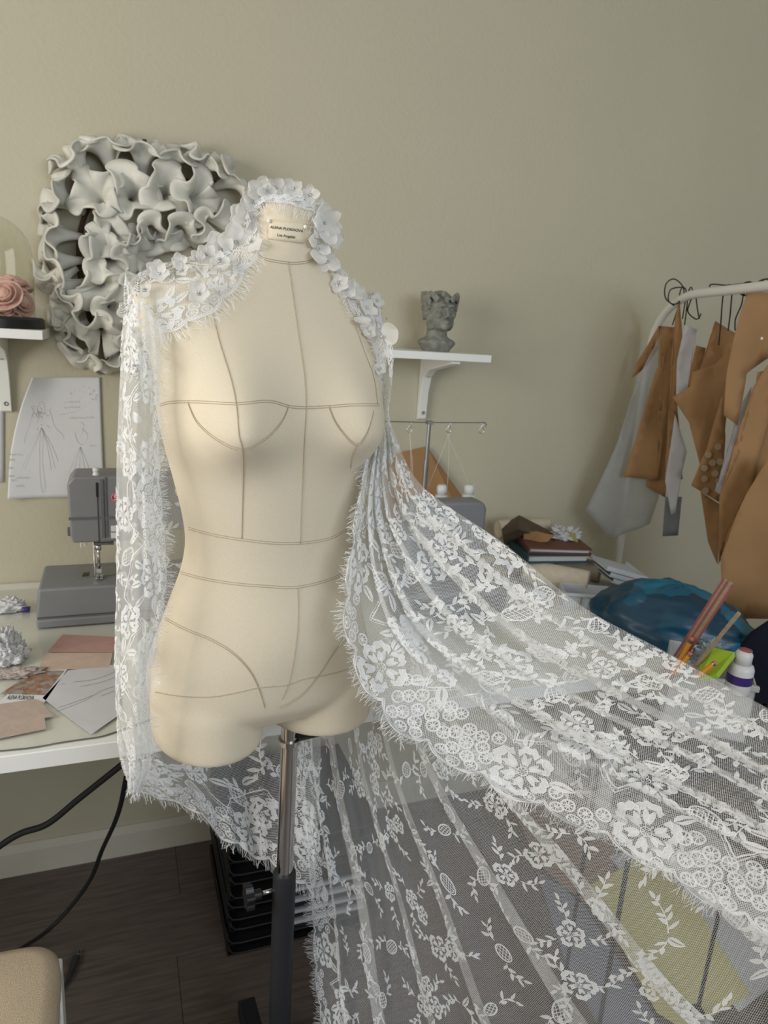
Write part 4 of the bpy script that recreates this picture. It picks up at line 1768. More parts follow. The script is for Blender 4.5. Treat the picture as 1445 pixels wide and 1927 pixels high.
strokes = []
rg = random.Random(8)
def st(*pts): strokes.append(pts)
st((74, 770), (70, 785), (73, 798), (79, 800), (83, 790), (80, 772), (74, 770))
for k in range(16):
    a, c = rg.uniform(64, 92), rg.uniform(778, 800)
    st((a, c), (a + rg.uniform(-9, 9), c + rg.uniform(-8, 8)), (a + rg.uniform(-9, 9), c + rg.uniform(2, 12)))
for k in range(14):
    a, c = rg.uniform(68, 88), rg.uniform(795, 822)
    st((a, c), (a + rg.uniform(-6, 6), c + rg.uniform(-3, 9)))
st((66, 780), (58, 812), (50, 838), (49, 848))
st((92, 785), (103, 818), (118, 834), (120, 842))
for x1, y1 in ((45, 890), (52, 888), (100, 890), (107, 888), (112, 878), (40, 870)):
    st((78, 820), ((78 + x1) / 2 + 2, (820 + y1) / 2), (x1, y1))
st((77, 820), (76, 850), (78, 870), (80, 900), (86, 925), (90, 912), (84, 880), (82, 850), (81, 822))
for x0, y0 in ((150, 812), ):
    st((x0, y0), (x0 + 5, y0 + 4), (x0 + 4, y0 + 18), (x0 - 2, y0 + 30))
    for x1 in (132, 140, 150, 160, 168):
        st((x0, y0 + 44), (x1, y0 + 84))
    st((x0 - 10, y0 + 18), (x0 - 4, y0 + 36), (x0 + 6, y0 + 40), (x0 + 12, y0 + 24), (x0 + 2, y0 + 12))
for k in range(18):
    a, c = rg.uniform(126, 182), rg.uniform(738, 765)
    st((a, c), (a + rg.uniform(-4, 4), c + rg.uniform(-4, 4)), (a + rg.uniform(-4, 4), c + rg.uniform(-4, 4)))
st((110, 796), (140, 791), (162, 778), (165, 772))


def scribble(x, y, w_, h):
    pts = []
    n = int(w_ / 2.2)
    for k in range(n):
        pts.append((x + k * 2.2, y + (h if k % 2 else -h) * rg.uniform(0.3, 1)))
    strokes.append(pts)


for (x, y, w_) in ((120, 771, 32), (120, 782, 34), (130, 803, 48), (15, 867, 36), (16, 875, 20), (18, 886, 14), (18, 897, 18), (26, 903, 14), (36, 912, 20), (166, 856, 16), (38, 900, 28)):
    scribble(x, y, w_, 2.2)
b = MB()
for s_ in strokes:
    p = spline(s_, max(6, 4 * len(s_)))
    A_ = [on_sheet(x, y) for x, y in p]
    w_ = 0.00042
    L_ = [q + np.array([0.7 * w_, 0, 0.7 * w_]) for q in A_]
    b.grid(np.array([L_, A_]))
b.build('pencil_lines', M['pencil'], sk)
b = MB()
b.grid(resample(np.array([[PY(a, c, WALL - 0.003) for a in (-60, -25, 7)] for c in (690, 800, 908)]), 6, 6))
tag(b.build('wall_paper_sheet', M['paper'], None, smooth=True, solid=0.0004), 'plain pale paper sheet beside the bracket of the dome shelf', 'paper')
# ================================================================== work table and what lies on it
TZ = 0.762
TY0 = PZ(110, 1410, TZ)[1]
TXL, TXR = -1.44, 1.30
table = thing('work_table', 'long white table along the back wall with a clear cover', 'table', ((TXL + TXR) / 2, (TY0 + WALL) / 2, 0))
b = MB()
b.box(((TXL + TXR) / 2, (TY0 + WALL - 0.004) / 2, TZ - 0.0135), (TXR - TXL, WALL - 0.004 - TY0, 0.027))
b.build('tabletop', M['white'], table, bevel=0.0015)
for x in (TXL + 0.05, TXR - 0.05):
    for y in (TY0 + (0.08 if x < 0 else 0.42), WALL - 0.08):
        b = MB()
        b.box((x, y, (TZ - 0.027) / 2), (0.045, 0.045, TZ - 0.027))
        b.build('leg', M['white'], table, bevel=0.002)
M['cover'] = M['glass'].copy()
M['cover'].name = 'clear_cover'
for n_ in M['cover'].node_tree.nodes:
    if n_.type == 'BSDF_TRANSPARENT':
        n_.inputs[0].default_value = (0.975, 0.975, 0.955, 1)
edge_px = [(-40, 1416), (0, 1413), (60, 1407), (110, 1398), (150, 1392), (190, 1386), (222, 1376)]
ep = [PZ(x, y, TZ + 0.002) for x, y in spline(edge_px, 24)]
x_end = 0.10
back = WALL - 0.05
poly = [(-1.0, ep[0][1], TZ + 0.0008)] + [(p[0], p[1], TZ + 0.0008) for p in ep] + [(x_end, ep[-1][1] + 0.05, TZ + 0.0008), (0.75, ep[-1][1] + 0.07, TZ + 0.0008), (0.75, back, TZ + 0.0008), (-1.0, back, TZ + 0.0008)]
b = MB()
b.prism(poly, (0, 0, 0.0022))
cov = b.build('clear_cover', M['cover'], table)
M['coveredge'] = mat('cover_edge', (0.12, 0.13, 0.11), 0.3, var=0.2)
b = MB()
b.tube([np.array([p[0], p[1], TZ + 0.0018]) for p in ep] + [np.array([x_end, ep[-1][1] + 0.05, TZ + 0.0018])], 0.0011, 6)
b.build('cover_rim', M['coveredge'], cov)


def flat(name, px, mt, label, cat, z=None, th=0.0005, wob=0.0, group=None):
    "flat sheet lying on the table, corners from pixels"
    z = TZ + 0.0032 if z is None else z
    p = [PZ(x, y, z) for x, y in px]
    b = MB()
    b.prism(p, (0, 0, th))
    o = b.build(name, mt)
    return tag(o, label, cat, group)


ZU = TZ + 0.0002
M['pinkp'] = mat('dusty_pink_paper', (0.50, 0.30, 0.27), 0.8, var=0.12, vscale=40)
M['peach'] = mat('peach_tulle', (0.60, 0.47, 0.38), 0.85, var=0.15, vscale=50)
M['tan'] = mat('tan_paper', (0.50, 0.40, 0.34), 0.85, var=0.15, vscale=40, bump=0.3, bscale=80)
M['trace'] = mat('tracing_paper', (0.62, 0.62, 0.66), 0.6, var=0.08, vscale=20)
flat('pink_paper', [(118, 1194), (222, 1199), (214, 1228), (90, 1227)], M['pinkp'], 'dusty pink paper sheet on the table in front of the sewing machine', 'paper')
flat('peach_swatch', [(85, 1229), (212, 1229), (206, 1256), (72, 1263)], M['peach'], 'peach paper strip lying below the dusty pink sheet', 'paper')
tp = flat('tracing_sheet', [(128, 1262), (225, 1250), (225, 1345), (172, 1382), (80, 1314)], M['trace'], 'pale tracing paper with faint pencil lines at the table front', 'paper', th=0.0004)
b = MB()
for pts in (((140, 1283), (180, 1278), (222, 1262)), ((150, 1292), (190, 1284), (222, 1272)), ((105, 1340), (160, 1318), (190, 1300), (215, 1292)), ((110, 1332), (150, 1318), (175, 1308)), ((190, 1310), (215, 1300)), ((115, 1288), (122, 1286))):
    q = [PZ(x, y, TZ + 0.0042) for x, y in spline(pts, 10)]
    b.grid(np.array([q, [k + np.array([0, 0.0007, 0]) for k in q]]))
b.build('pencil_lines', M['pencil'], tp)

# photo card: white border, print of stacked shells, name line below
card_px = [(62, 1260), (128, 1258), (78, 1330), (-10, 1330)]
cd = flat('photo_card', card_px, M['paper'], 'white card with a brown and grey photo print and a small name line', 'photo card', z=TZ + 0.0031, th=0.0005)
mp_ = bpy.data.materials.new('photo_print')
mp_.use_nodes = True
nt = mp_.node_tree
bs = nt.nodes['Principled BSDF']
bs.inputs['Roughness'].default_value = 0.3
tc = nd(nt, 'ShaderNodeTexCoord')
vo = nd(nt, 'ShaderNodeTexVoronoi')
vo.inputs['Scale'].default_value = 110
nt.links.new(tc.outputs['Object'], vo.inputs['Vector'])
no = nd(nt, 'ShaderNodeTexNoise')
no.inputs['Scale'].default_value = 90
nt.links.new(tc.outputs['Object'], no.inputs['Vector'])
cr = nd(nt, 'ShaderNodeValToRGB')
cr.color_ramp.elements[0].color = (0.08, 0.05, 0.035, 1)
cr.color_ramp.elements[1].color = (0.48, 0.40, 0.34, 1)
e = cr.color_ramp.elements.new(0.45); e.color = (0.32, 0.16, 0.08, 1)
e = cr.color_ramp.elements.new(0.6); e.color = (0.25, 0.25, 0.25, 1)
mxn = nd(nt, 'ShaderNodeMix', data_type='FLOAT')
mxn.inputs[0].default_value = 0.5
sp = nd(nt, 'ShaderNodeSeparateXYZ')
nt.links.new(vo.outputs['Color'], sp.inputs[0])
nt.links.new(sp.outputs[0], mxn.inputs[2])
nt.links.new(no.outputs['Fac'], mxn.inputs[3])
nt.links.new(mxn.outputs[0], cr.inputs[0])
nt.links.new(cr.outputs[0], bs.inputs['Base Color'])
b = MB()
b.prism([PZ(x, y, TZ + 0.0037) for x, y in ((66, 1262), (121, 1262), (84, 1308), (0, 1306))], (0, 0, 0.0002))
b.build('photo_print', mp_, cd)
v, f = text_mesh('ALENA PLOKHOVA', 1.0, 1.3)
def cardpt(u, w_):
    a = PZ(14, 1312, TZ + 0.0040); c = PZ(64, 1313, TZ + 0.0040)
    up = PZ(20, 1300, TZ + 0.0040) - PZ(14, 1312, TZ + 0.0040)
    return a * (1 - u) + c * u + up * w_
b = MB()
b.add([cardpt(p[0] + 0.5, p[1] * 6) for p in v], f)
b.build('lettering', M['ink'], cd)
flat('tan_paper', [(-30, 1330), (64, 1316), (86, 1372), (-30, 1396)], M['tan'], 'tan paper piece at the table front overlapping the photo card', 'paper', z=TZ + 0.0044, th=0.0006)
flat('torn_paper', [(64, 1316), (80, 1322), (88, 1336), (102, 1348), (84, 1351), (87, 1374)], M['tan'], 'small torn tan paper scrap beside the larger tan piece', 'paper', z=TZ + 0.0052, th=0.0006)

# crumpled lace heaps
M['lacewad'] = mat('crumpled_lace', (0.74, 0.74, 0.75), 0.85, var=0.25, vscale=260, bump=1.0, bscale=330)


def wad(name, px, z0, w_, d_, h, seed, mt, label, cat, crump=0.35, yaw=0.0):
    c = PZ(px[0], px[1], z0)
    return wad_at(name, c, w_, d_, h, seed, mt, label, cat, crump, yaw)


def wad_at(name, c, w_, d_, h, seed, mt, label, cat, crump=0.35, yaw=0.0):
    from mathutils import noise
    n, m = 60, 40
    g = np.zeros((n, m, 3))
    for i in range(n):
        th = 2 * math.pi * i / (n - 1)
        for j in range(m):
            ph = (math.pi / 2) * j / (m - 1)
            k = Vector((math.cos(th) * math.cos(ph) * 2.2 + seed * 3.1, math.sin(th) * math.cos(ph) * 2.2, math.sin(ph) * 2.2))
            f_ = 1 + crump * (noise.turbulence(k, 4, True, amplitude_scale=0.6, frequency_scale=2.2) - 0.9)
            f_ += 0.10 * crump * noise.noise(k * 5)
            x = w_ / 2 * math.cos(th) * math.cos(ph) ** 0.8 * f_
            y = d_ / 2 * math.sin(th) * math.cos(ph) ** 0.8 * f_
            z = h * math.sin(ph) * f_ if j else 0.0
            g[i, j] = (x, y, max(z, 0.0))
    g[-1] = g[0]
    b = MB()
    b.grid((g.reshape(-1, 3) @ rz(yaw).T + np.array(c)).reshape(n, m, 3))
    o = b.build(name, mt, None, smooth=True, origin=c)
    return tag(o, label, cat)


wad('lace_heap', (12, 1240), TZ + 0.003, 0.075, 0.09, 0.065, 3, M['lacewad'], 'crumpled heap of bright white lace at the left of the table', 'fabric', 0.55)
wad('lace_heap', (14, 1148), TZ + 0.003, 0.09, 0.05, 0.028, 4, M['lacewad'], 'small low white lace scrap behind the larger lace heap', 'fabric', 0.5)
M['beadnet'] = mat('beaded_tulle', (0.55, 0.47, 0.43), 0.8, var=0.35, vscale=300, bump=0.8, bscale=300)
wad('beaded_scrap', (30, 1268), TZ + 0.004, 0.10, 0.045, 0.008, 6, M['beadnet'], 'flat scrap of dusty beaded tulle beside the lace heap', 'fabric', 0.6)
M['purple'] = mat('purple_plastic', (0.05, 0.025, 0.16), 0.35, var=0.1)
cp = PZ(49, 1152, TZ + 0.003)
b = MB()
b.lathe([(0.0045, -0.0075), (0.0058, -0.0065), (0.0058, 0.0065), (0.0045, 0.0075)], cp + np.array([0, 0, 0.0058]), 18, axis=(1, 0.1, 0))
tag(b.build('purple_cap', M['purple'], None, smooth=True), 'small purple pen cap lying by the sewing machine', 'cap')

# ---------------------------------------------------------------- sewing machine
M['sm'] = mat('grey_machine_plastic', (0.20, 0.205, 0.215), 0.42, var=0.04, vscale=30)
M['smd'] = mat('dark_machine_plastic', (0.12, 0.125, 0.135), 0.45, var=0.05)
M['smlight'] = mat('button_white', (0.66, 0.66, 0.65), 0.4, var=0.03)
M['red'] = mat('crimson', (0.45, 0.02, 0.09), 0.35, var=0.05)
fl_ = PZ(69, 1184, TZ + 0.003)
mx0, my0, mz0 = fl_[0], fl_[1], TZ + 0.003
zb1 = PY(69, 1110, my0)[2]
bk = PZ(84, 1062, zb1)[1]
mx1 = mx0 + 0.40
mach = thing('sewing_machine', 'grey sewing machine with a red round badge standing on the table', 'sewing machine', ((mx0 + mx1) / 2, (my0 + bk) / 2, mz0))
hgap = mz0 + 0.018
b = MB()
b.box(((mx0 + mx1) / 2, (my0 + bk) / 2, (mz0 + hgap) / 2), (mx1 - mx0, bk - my0, hgap - mz0))
b.build('base_tray', M['sm'], mach, bevel=0.004)
b = MB()
b.box(((mx0 + mx1) / 2, (my0 + bk) / 2, hgap + 0.001), (mx1 - mx0 - 0.004, bk - my0 - 0.004, 0.004))
b.build('base_gap', M['smd'], mach)
b = MB()
zf = zb1
vs = []
for (x, y) in ((mx0, my0), (mx1, my0), (mx1, bk), (mx0, bk)):
    vs.append((x, y, hgap + 0.003))
ins = 0.006
for (x, y) in ((mx0 + ins, my0 + 0.002), (mx1 - ins, my0 + 0.002), (mx1 - ins, bk - ins), (mx0 + ins, bk - ins)):
    vs.append((x, y, zf))
b.add(vs, [(3, 2, 1, 0), (4, 5, 6, 7), (0, 1, 5, 4), (1, 2, 6, 5), (2, 3, 7, 6), (3, 0, 4, 7)])
b.build('free_arm_base', M['sm'], mach, bevel=0.005)
# needle plate and bobbin cover
hy = my0 + (bk - my0) * 0.55
def onbase(px, py, dz=0.0):
    return PZ(px, py, zf + dz)
b = MB()
b.prism([onbase(x, y) for x, y in ((147, 1089), (232, 1080), (232, 1064), (150, 1068))], (0, 0, 0.0008))
npl = b.build('needle_plate', M['steel'], mach)
b = MB()
b.prism([onbase(x, y, 0.0008) for x, y in ((154, 1085), (168, 1084), (169, 1077), (157, 1078))], (0, 0, 0.0006))
b.build('plate_slot', M['black'], npl)
# head: a hollow-sided block with arm and column
hyf = my0 + 0.028                       # front of the head
hyb = hyf + 0.085
def onhead(px, py, off=0.0):
    return PY(px, py, hyf - off)
h_l = onhead(128, 960)[0]
h_t = onhead(170, 897)[2]
h_b = onhead(170, 1021)[2]
h_r = mx1
armb = h_b + 0.02
hd_w = onhead(252, 960)[0]
col_x = mx1 - 0.115
b = MB()
front = [(h_l + 0.006, h_b), (hd_w, h_b), (hd_w + 0.006, armb), (col_x - 0.01, armb), (col_x, armb - 0.015), (col_x, zf), (h_r, zf), (h_r, h_t - 0.01), (h_r - 0.01, h_t), (h_l + 0.012, h_t), (h_l, h_t - 0.014), (h_l + 0.002, h_b + 0.012)]
b.prism([(x, hyb, z) for x, z in front], (0, hyf - hyb, 0))
b.build('head_and_arm', M['sm'], mach, bevel=0.004)
# front cover seam lines and thread slot
def hbox(name, x0, y0, x1, y1, mt, th=0.001, parent=mach, bevel=0):
    a = onhead(x0, y0)
    c = onhead(x1, y1)
    b = MB()
    b.box(((a[0] + c[0]) / 2, hyf - th / 2, (a[2] + c[2]) / 2), (abs(c[0] - a[0]), th + 0.002, abs(a[2] - c[2])))
    return b.build(name, mt, parent, bevel=bevel)
hbox('panel_line', 129, 974.0, 250, 975.3, M['smd'], 0.0004)
hbox('thread_slot', 180, 908, 185, 935, M['black'], 0.0006)  # flat black strips paint in the shaded recess of the slot
hbox('thread_slot', 183.5, 935, 186, 1020, M['black'], 0.0006)
hbox('thread_channel', 188, 902, 198, 1012, M['smd'], 0.0012, bevel=0.0005)
hbox('panel_line', 199.5, 898, 201, 1010, M['smd'], 0.0006)
for (x0, y0, x1, y1) in ((209, 989, 227, 999), (209, 1002, 221, 1012)):
    bt = hbox('button', x0, y0, x1, y1, M['smlight'], 0.003, bevel=0.001)
    b = MB()
    if y0 < 1000:
        for k, s_ in ((213, -1), (221, 1)):
            cc = onhead(k, 994, 0.0033)
            b.prism([cc + np.array([-s_ * 0.002, 0, 0.0018]), cc + np.array([-s_ * 0.002, 0, -0.0018]), cc + np.array([s_ * 0.002, 0, 0])], (0, -0.0003, 0))
    else:
        cc = onhead(215, 1008, 0.0033)
        b.tube([cc + np.array([0.0028 * math.cos(t), 0, 0.0028 * math.sin(t)]) for t in np.linspace(0, math.pi, 9)], 0.0006, 5)
    b.build('button_mark', M['smd'], bt)
bc = onhead(217.5, 936)
b = MB()
b.lathe([(0.0088, 0), (0.0088, 0.0012), (0.0, 0.0013)], bc, 28, axis=(0, -1, 0))
bd = b.build('round_badge', M['red'], mach)
b = MB()
tt = np.linspace(0, 2 * math.pi, 25)
b.tube([bc + np.array([0.0076 * math.cos(t), -0.0014, 0.0076 * math.sin(t)]) for t in tt], 0.0004, 5, cap=False)
v, f = text_mesh('S', 0.0060)
b.add(np.stack([v[:, 0], np.full(len(v), -0.0016), v[:, 1]], 1) + bc, f)
b.build('badge_letter', M['paper'], bd)
# spool pin cap on top
sp_ = onhead(181, 899)
b = MB()
b.lathe([(0.007, -0.002), (0.007, 0.002), (0.0058, 0.004), (0.0058, 0.007), (0.0066, 0.008), (0.0066, 0.013), (0.004, 0.0145), (0, 0.0147)], (sp_[0], hyf + 0.015, h_t), 20)
b.build('dial_cap', M['smlight'], mach, smooth=True)
# needle bar, presser foot, threader
nb = onhead(184, 1022)
nx, ny = nb[0], hyf + 0.02
b = MB()
b.lathe([(0.0028, zf + 0.012), (0.0028, h_b + 0.002)], (nx, ny, 0), 12)
b.lathe([(0.0055, h_b - 0.022), (0.0055, h_b - 0.010)], (nx, ny, 0), 12)
b.build('needle_bar', M['chrome'], mach, smooth=True)
b = MB()
b.lathe([(0.0022, zf + 0.005), (0.0022, h_b + 0.002)], (nx - 0.008, ny + 0.004, 0), 12)
b.box((nx, ny, zf + 0.014), (0.010, 0.012, 0.012))
b.box((nx - 0.004, ny - 0.004, zf + 0.003), (0.005, 0.026, 0.003))
b.box((nx + 0.004, ny - 0.004, zf + 0.003), (0.005, 0.026, 0.003))
b.build('presser_foot', M['chrome'], mach, bevel=0.0008)
b = MB()
b.box((nx + 0.006, ny - 0.006, h_b - 0.007), (0.028, 0.006, 0.005))
b.lathe([(0.0, 0), (0.0035, 0), (0.0035, 0.009), (0, 0.009)], (nx + 0.02, ny - 0.006, h_b - 0.007), 10, axis=(1, 0, 0))
b.build('needle_clamp', M['smd'], mach)
b = MB()
xt = onhead(157, 1028)[0]
b.box((xt, ny, h_b - 0.004), (0.012, 0.005, 0.008))
b.box((xt - 0.005, ny, h_b - 0.011), (0.003, 0.005, 0.008))
b.box((xt + 0.002, ny, h_b - 0.010), (0.004, 0.005, 0.006))
b.build('needle_threader', M['smlight'], mach, bevel=0.0008)
b = MB()
b.box((h_l - 0.001, hyf + 0.02, h_b + 0.018), (0.006, 0.01, 0.016))
b.build('side_lever', M['smd'], mach, bevel=0.001)

# ---------------------------------------------------------------- overlock machine with its thread stand
M['cone'] = mat('white_thread', (0.74, 0.73, 0.74), 0.85, var=0.06, bump=0.5, bscale=500, stretch=(0.05, 0.05, 6))
oy = 1.36
o_r = PY(915, 980, oy)[0]
o_l = PY(770, 980, oy)[0]
o_t = PY(870, 944, oy)[2]
ov = thing('overlocker', 'grey overlock machine with a tall thread stand behind the lace train', 'overlocker', ((o_l + o_r) / 2, oy + 0.08, TZ))
b = MB()
b.prism([(o_l, oy + 0.05, TZ), (o_r, oy + 0.05, TZ), (o_r, oy + 0.05, o_t - 0.02), (o_r - 0.006, oy + 0.05, o_t - 0.006), (o_r - 0.02, oy + 0.05, o_t), (o_l, oy + 0.05, o_t)], (0, -0.05, 0))
b.build('body', M['sm'], ov, bevel=0.008)
b = MB()
b.box(((o_l + o_r) / 2 - 0.01, oy - 0.045, TZ + 0.035), (o_r - o_l + 0.05, 0.11, 0.07))
b.build('base_block', M['sm'], ov, bevel=0.006)
b = MB()
b.box(((o_l + o_r) / 2 - 0.01, oy - 0.1015, TZ + 0.032), (o_r - o_l + 0.02, 0.004, 0.05))
b.build('looper_cover', M['smd'], ov, bevel=0.0015)
for k in range(4):
    b = MB()
    b.lathe([(0.009, 0.0), (0.009, 0.006), (0.0075, 0.008)], (o_l + 0.03 + 0.026 * k, oy - 0.0, o_t - 0.045), 20, axis=(0, -1, 0))
    b.build('tension_dial', M['smlight'], ov)
b = MB()
b.box((o_l + 0.03, oy - 0.03, TZ + 0.074), (0.012, 0.04, 0.004))
b.tube([(o_l + 0.03, oy - 0.02, TZ + 0.07), (o_l + 0.03, oy - 0.02, TZ + 0.11), (o_l + 0.03, oy + 0.01, TZ + 0.11)], 0.004, 10)
b.build('presser_foot', M['chrome'], ov)
b = MB()
b.lathe([(0.022, 0.0), (0.026, 0.003), (0.026, 0.016), (0.022, 0.019)], (o_r, oy + 0.01, TZ + 0.05), 24, axis=(1, 0, 0))
b.build('handwheel', M['smd'], ov, smooth=True)
py_ = oy + 0.09
p_t = PY(808, 795, py_)
p_b = PY(803, 935, py_)
b = MB()
b.tube([(p_t[0], py_, TZ + 0.03), (p_t[0], py_, (p_t[2] + p_b[2]) / 2)], 0.0058, 14)
b.tube([(p_t[0], py_, (p_t[2] + p_b[2]) / 2), (p_t[0], py_, p_t[2])], 0.0044, 14)
b.build('telescopic_pole', M['steel'], ov, smooth=True).data.set_sharp_from_angle(angle=0.8)
b = MB()
zt_ = p_t[2]
x_a = PY(700, 793, py_)[0]
x_b = PY(913, 795, py_)[0]
b.tube([(x_a, py_, zt_ + 0.001), (p_t[0], py_, zt_), (x_b, py_, zt_ + 0.002), (x_b + 0.004, py_, zt_ - 0.003), (x_b + 0.001, py_, zt_ - 0.008)], 0.0014, 6)
b.box((p_t[0], py_, zt_), (0.014, 0.012, 0.008))
b.build('thread_crossbar', M['steel'], ov)
for gx in (771, 845, 907):
    x = PY(gx, 800, py_)[0]
    b = MB()
    pts = [(x - 0.003, py_, zt_), (x + 0.001, py_, zt_ - 0.006), (x + 0.006, py_, zt_ - 0.016), (x + 0.003, py_, zt_ - 0.022), (x - 0.003, py_, zt_ - 0.022), (x - 0.006, py_, zt_ - 0.016), (x, py_, zt_ - 0.006), (x + 0.004, py_, zt_)]
    b.tube(spline(pts, 26), 0.0009, 6)
    b.build('thread_guide', M['chrome'], ov, smooth=True)
b = MB()
b.box(((o_l + o_r) / 2 + 0.015, py_ + 0.01, TZ + 0.075), (o_r - o_l + 0.02, 0.07, 0.006))
b.box(((o_l + o_r) / 2, py_ + 0.01, TZ + 0.036), (0.06, 0.05, 0.074))
b.build('spool_tray', M['sm'], ov, bevel=0.002)
zc_ = TZ + 0.078
for cx_, lab_ in ((832, 'white thread cone standing next to the overlocker pole'), (884, 'white thread cone standing at the corner of the overlocker')):
    t_ = PY(cx_, 912, py_ + 0.01)
    x = t_[0]
    hh = t_[2] - zc_
    ct = thing('thread_cone', lab_, 'thread cone', (x, py_ + 0.01, zc_), 'white thread cones on the overlocker')
    b = MB()
    b.lathe([(0.024, 0.0), (0.024, 0.004), (0.0225, hh * 0.1), (0.0165, hh * 0.82), (0.0145, hh * 0.86), (0.011, hh * 0.87)], (x, py_ + 0.01, zc_), 28)
    b.build('thread', M['cone'], ct, smooth=True)
    b = MB()
    b.lathe([(0.0115, hh * 0.87), (0.0125, hh * 0.93), (0.0125, hh * 0.97), (0.009, hh), (0.0045, hh)], (x, py_ + 0.01, zc_), 24)
    b.build('cone_tip', M['smlight'], ct, smooth=True)
b = MB()
for (gx, tx) in ((771, 774), (771, 778), (845, 842), (845, 806), (840, 884)):
    a = PY(gx, 815, py_)
    c = PY(tx, 915, py_ + 0.01)
    b.tube([a, (a + c) / 2 + [0.001, 0, 0], c], 0.0004, 4)
b.build('threads', M['cone'], ov)

# ---------------------------------------------------------------- piles at the right end of the table
M['kraft'] = mat('kraft_paper', (0.38, 0.21, 0.09), 0.8, var=0.18, vscale=9, bump=0.25, bscale=60)
M['kraft2'] = M['kraft']
M['cream'] = mat('cream_fabric', (0.60, 0.53, 0.41), 0.9, var=0.1, vscale=80, bump=0.4, bscale=400)
M['brownp'] = mat('dark_brown_paper', (0.11, 0.08, 0.045), 0.7, var=0.3, vscale=30)


def plate(name, pts3, th, mt, label, cat, group=None, bevel=0):
    b = MB()
    p = np.asarray(pts3, float)
    n = np.cross(p[1] - p[0], p[2] - p[0])
    n /= np.linalg.norm(n)
    b.prism(p, n * th)
    return tag(b.build(name, mt, None, bevel=bevel), label, cat, group)


kb = [PY(730, 857, 1.655), PY(803, 840, 1.662), PY(872, 937, 1.650), PY(880, 1000, 1.60), PY(735, 1000, 1.60)]
plate('kraft_sheet', kb, -0.001, M['kraft'], 'brown kraft paper sheet leaning on the wall behind the thread stand', 'paper')


def fabric_roll(name, pa, pb, r, mt, label):
    b = MB()
    pa, pb = np.array(pa), np.array(pb)
    d = pb - pa
    L = np.linalg.norm(d)
    prof = [(0.004, 0.004), (r * 0.35, 0.001), (r * 0.7, 0.004), (r * 0.95, 0.0), (r, 0.006), (r * 1.02, L * 0.5), (r, L - 0.006), (r * 0.93, L), (r * 0.7, L - 0.004), (r * 0.4, L - 0.001), (0.004, L - 0.004)]
    b.lathe(prof, pa, 28, axis=d / L)
    return tag(b.build(name, mt, None, smooth=True), label, 'fabric roll')


c = PZ(935, 1010, TZ)
fabric_roll('fabric_roll', (0.95, 1.60, TZ + 0.10), (1.13 - 0.03, 1.585, TZ + 0.105), 0.026, M['cream'], 'cream fabric roll against the wall beside the overlocker')
wad_at('fabric_heap', (1.00, 1.55, TZ), 0.20, 0.16, 0.085, 9, M['cream'], 'soft cream fabric heap under the roll beside the overlocker', 'fabric', 0.35)
wad_at('fabric_heap', (1.06, 1.49, TZ), 0.10, 0.09, 0.06, 12, mat('beige_net', (0.50, 0.45, 0.37), 0.9, var=0.3, vscale=120, bump=0.8), 'loose beige net scrap in front of the cream heap', 'fabric', 0.5)
# ================================================================== right-hand side
# piles of books and fabric on the right end of the table
def obox(c, s, yaw=0.0, tilt=0.0):
    return MB().box(c, s, rz(yaw) @ rx(tilt))


def at(px, py, d):
    return P(px, py, d)


M['redbook'] = mat('oxblood_cover', (0.13, 0.05, 0.035), 0.55, var=0.15)
M['teal'] = mat('teal_cloth', (0.02, 0.075, 0.095), 0.7, var=0.15)
M['pages'] = mat('page_block', (0.62, 0.60, 0.56), 0.85, var=0.2, vscale=300, stretch=(1, 1, 40))
M['yellow'] = mat('yellow_green_fabric', (0.36, 0.34, 0.10), 0.8, var=0.2)
M['whitecloth'] = mat('white_cloth', (0.62, 0.62, 0.62), 0.9, var=0.15, vscale=80)
DB = 1.84
yawb = math.radians(-12)


def book(c, w_, d_, h, cover, label, yaw, edge=0.0):
    t = thing('book', label, 'book', tuple(c))
    R = rz(yaw)
    b = MB()
    b.box(np.array(c) + R @ np.array([0, 0, 0.002]), (w_, d_, 0.004), R)
    b.build('cover', cover, t, bevel=0.001)
    b = MB()
    b.box(np.array(c) + np.array([0, 0, h - 0.002]), (w_, d_, 0.004), R)
    b.build('cover', cover, t, bevel=0.001)
    b = MB()
    b.box(np.array(c) + R @ np.array([-w_ / 2 + 0.002, 0, h / 2]), (0.004, d_, h - 0.008), R)
    b.build('spine', cover, t)
    b = MB()
    b.box(np.array(c) + R @ np.array([0.0, 0.002, h / 2]), (w_ - 0.012, d_ - 0.010, h - 0.008), R)
    b.build('page_block', M['pages'], t)
    return t


# cream bolt lying in front
ba = at(985, 1078, 1.74)
bb = at(1108, 1096, 1.72)
ba[2] = bb[2] = TZ + 0.031
fabric_roll('fabric_bolt', ba, bb, 0.031, M['cream'], 'thick cream fabric bolt lying under the books')
ba2, bb2 = at(1015, 1078, 1.86), at(1128, 1092, 1.84)
ba2[2] = bb2[2] = TZ + 0.028
fabric_roll('fabric_bolt', ba2, bb2, 0.028, M['cream'], 'cream fabric bolt half hidden behind the front bolt')
# support the bolts on folded cloth on the table
zbb = min(ba[2], bb[2]) - 0.031
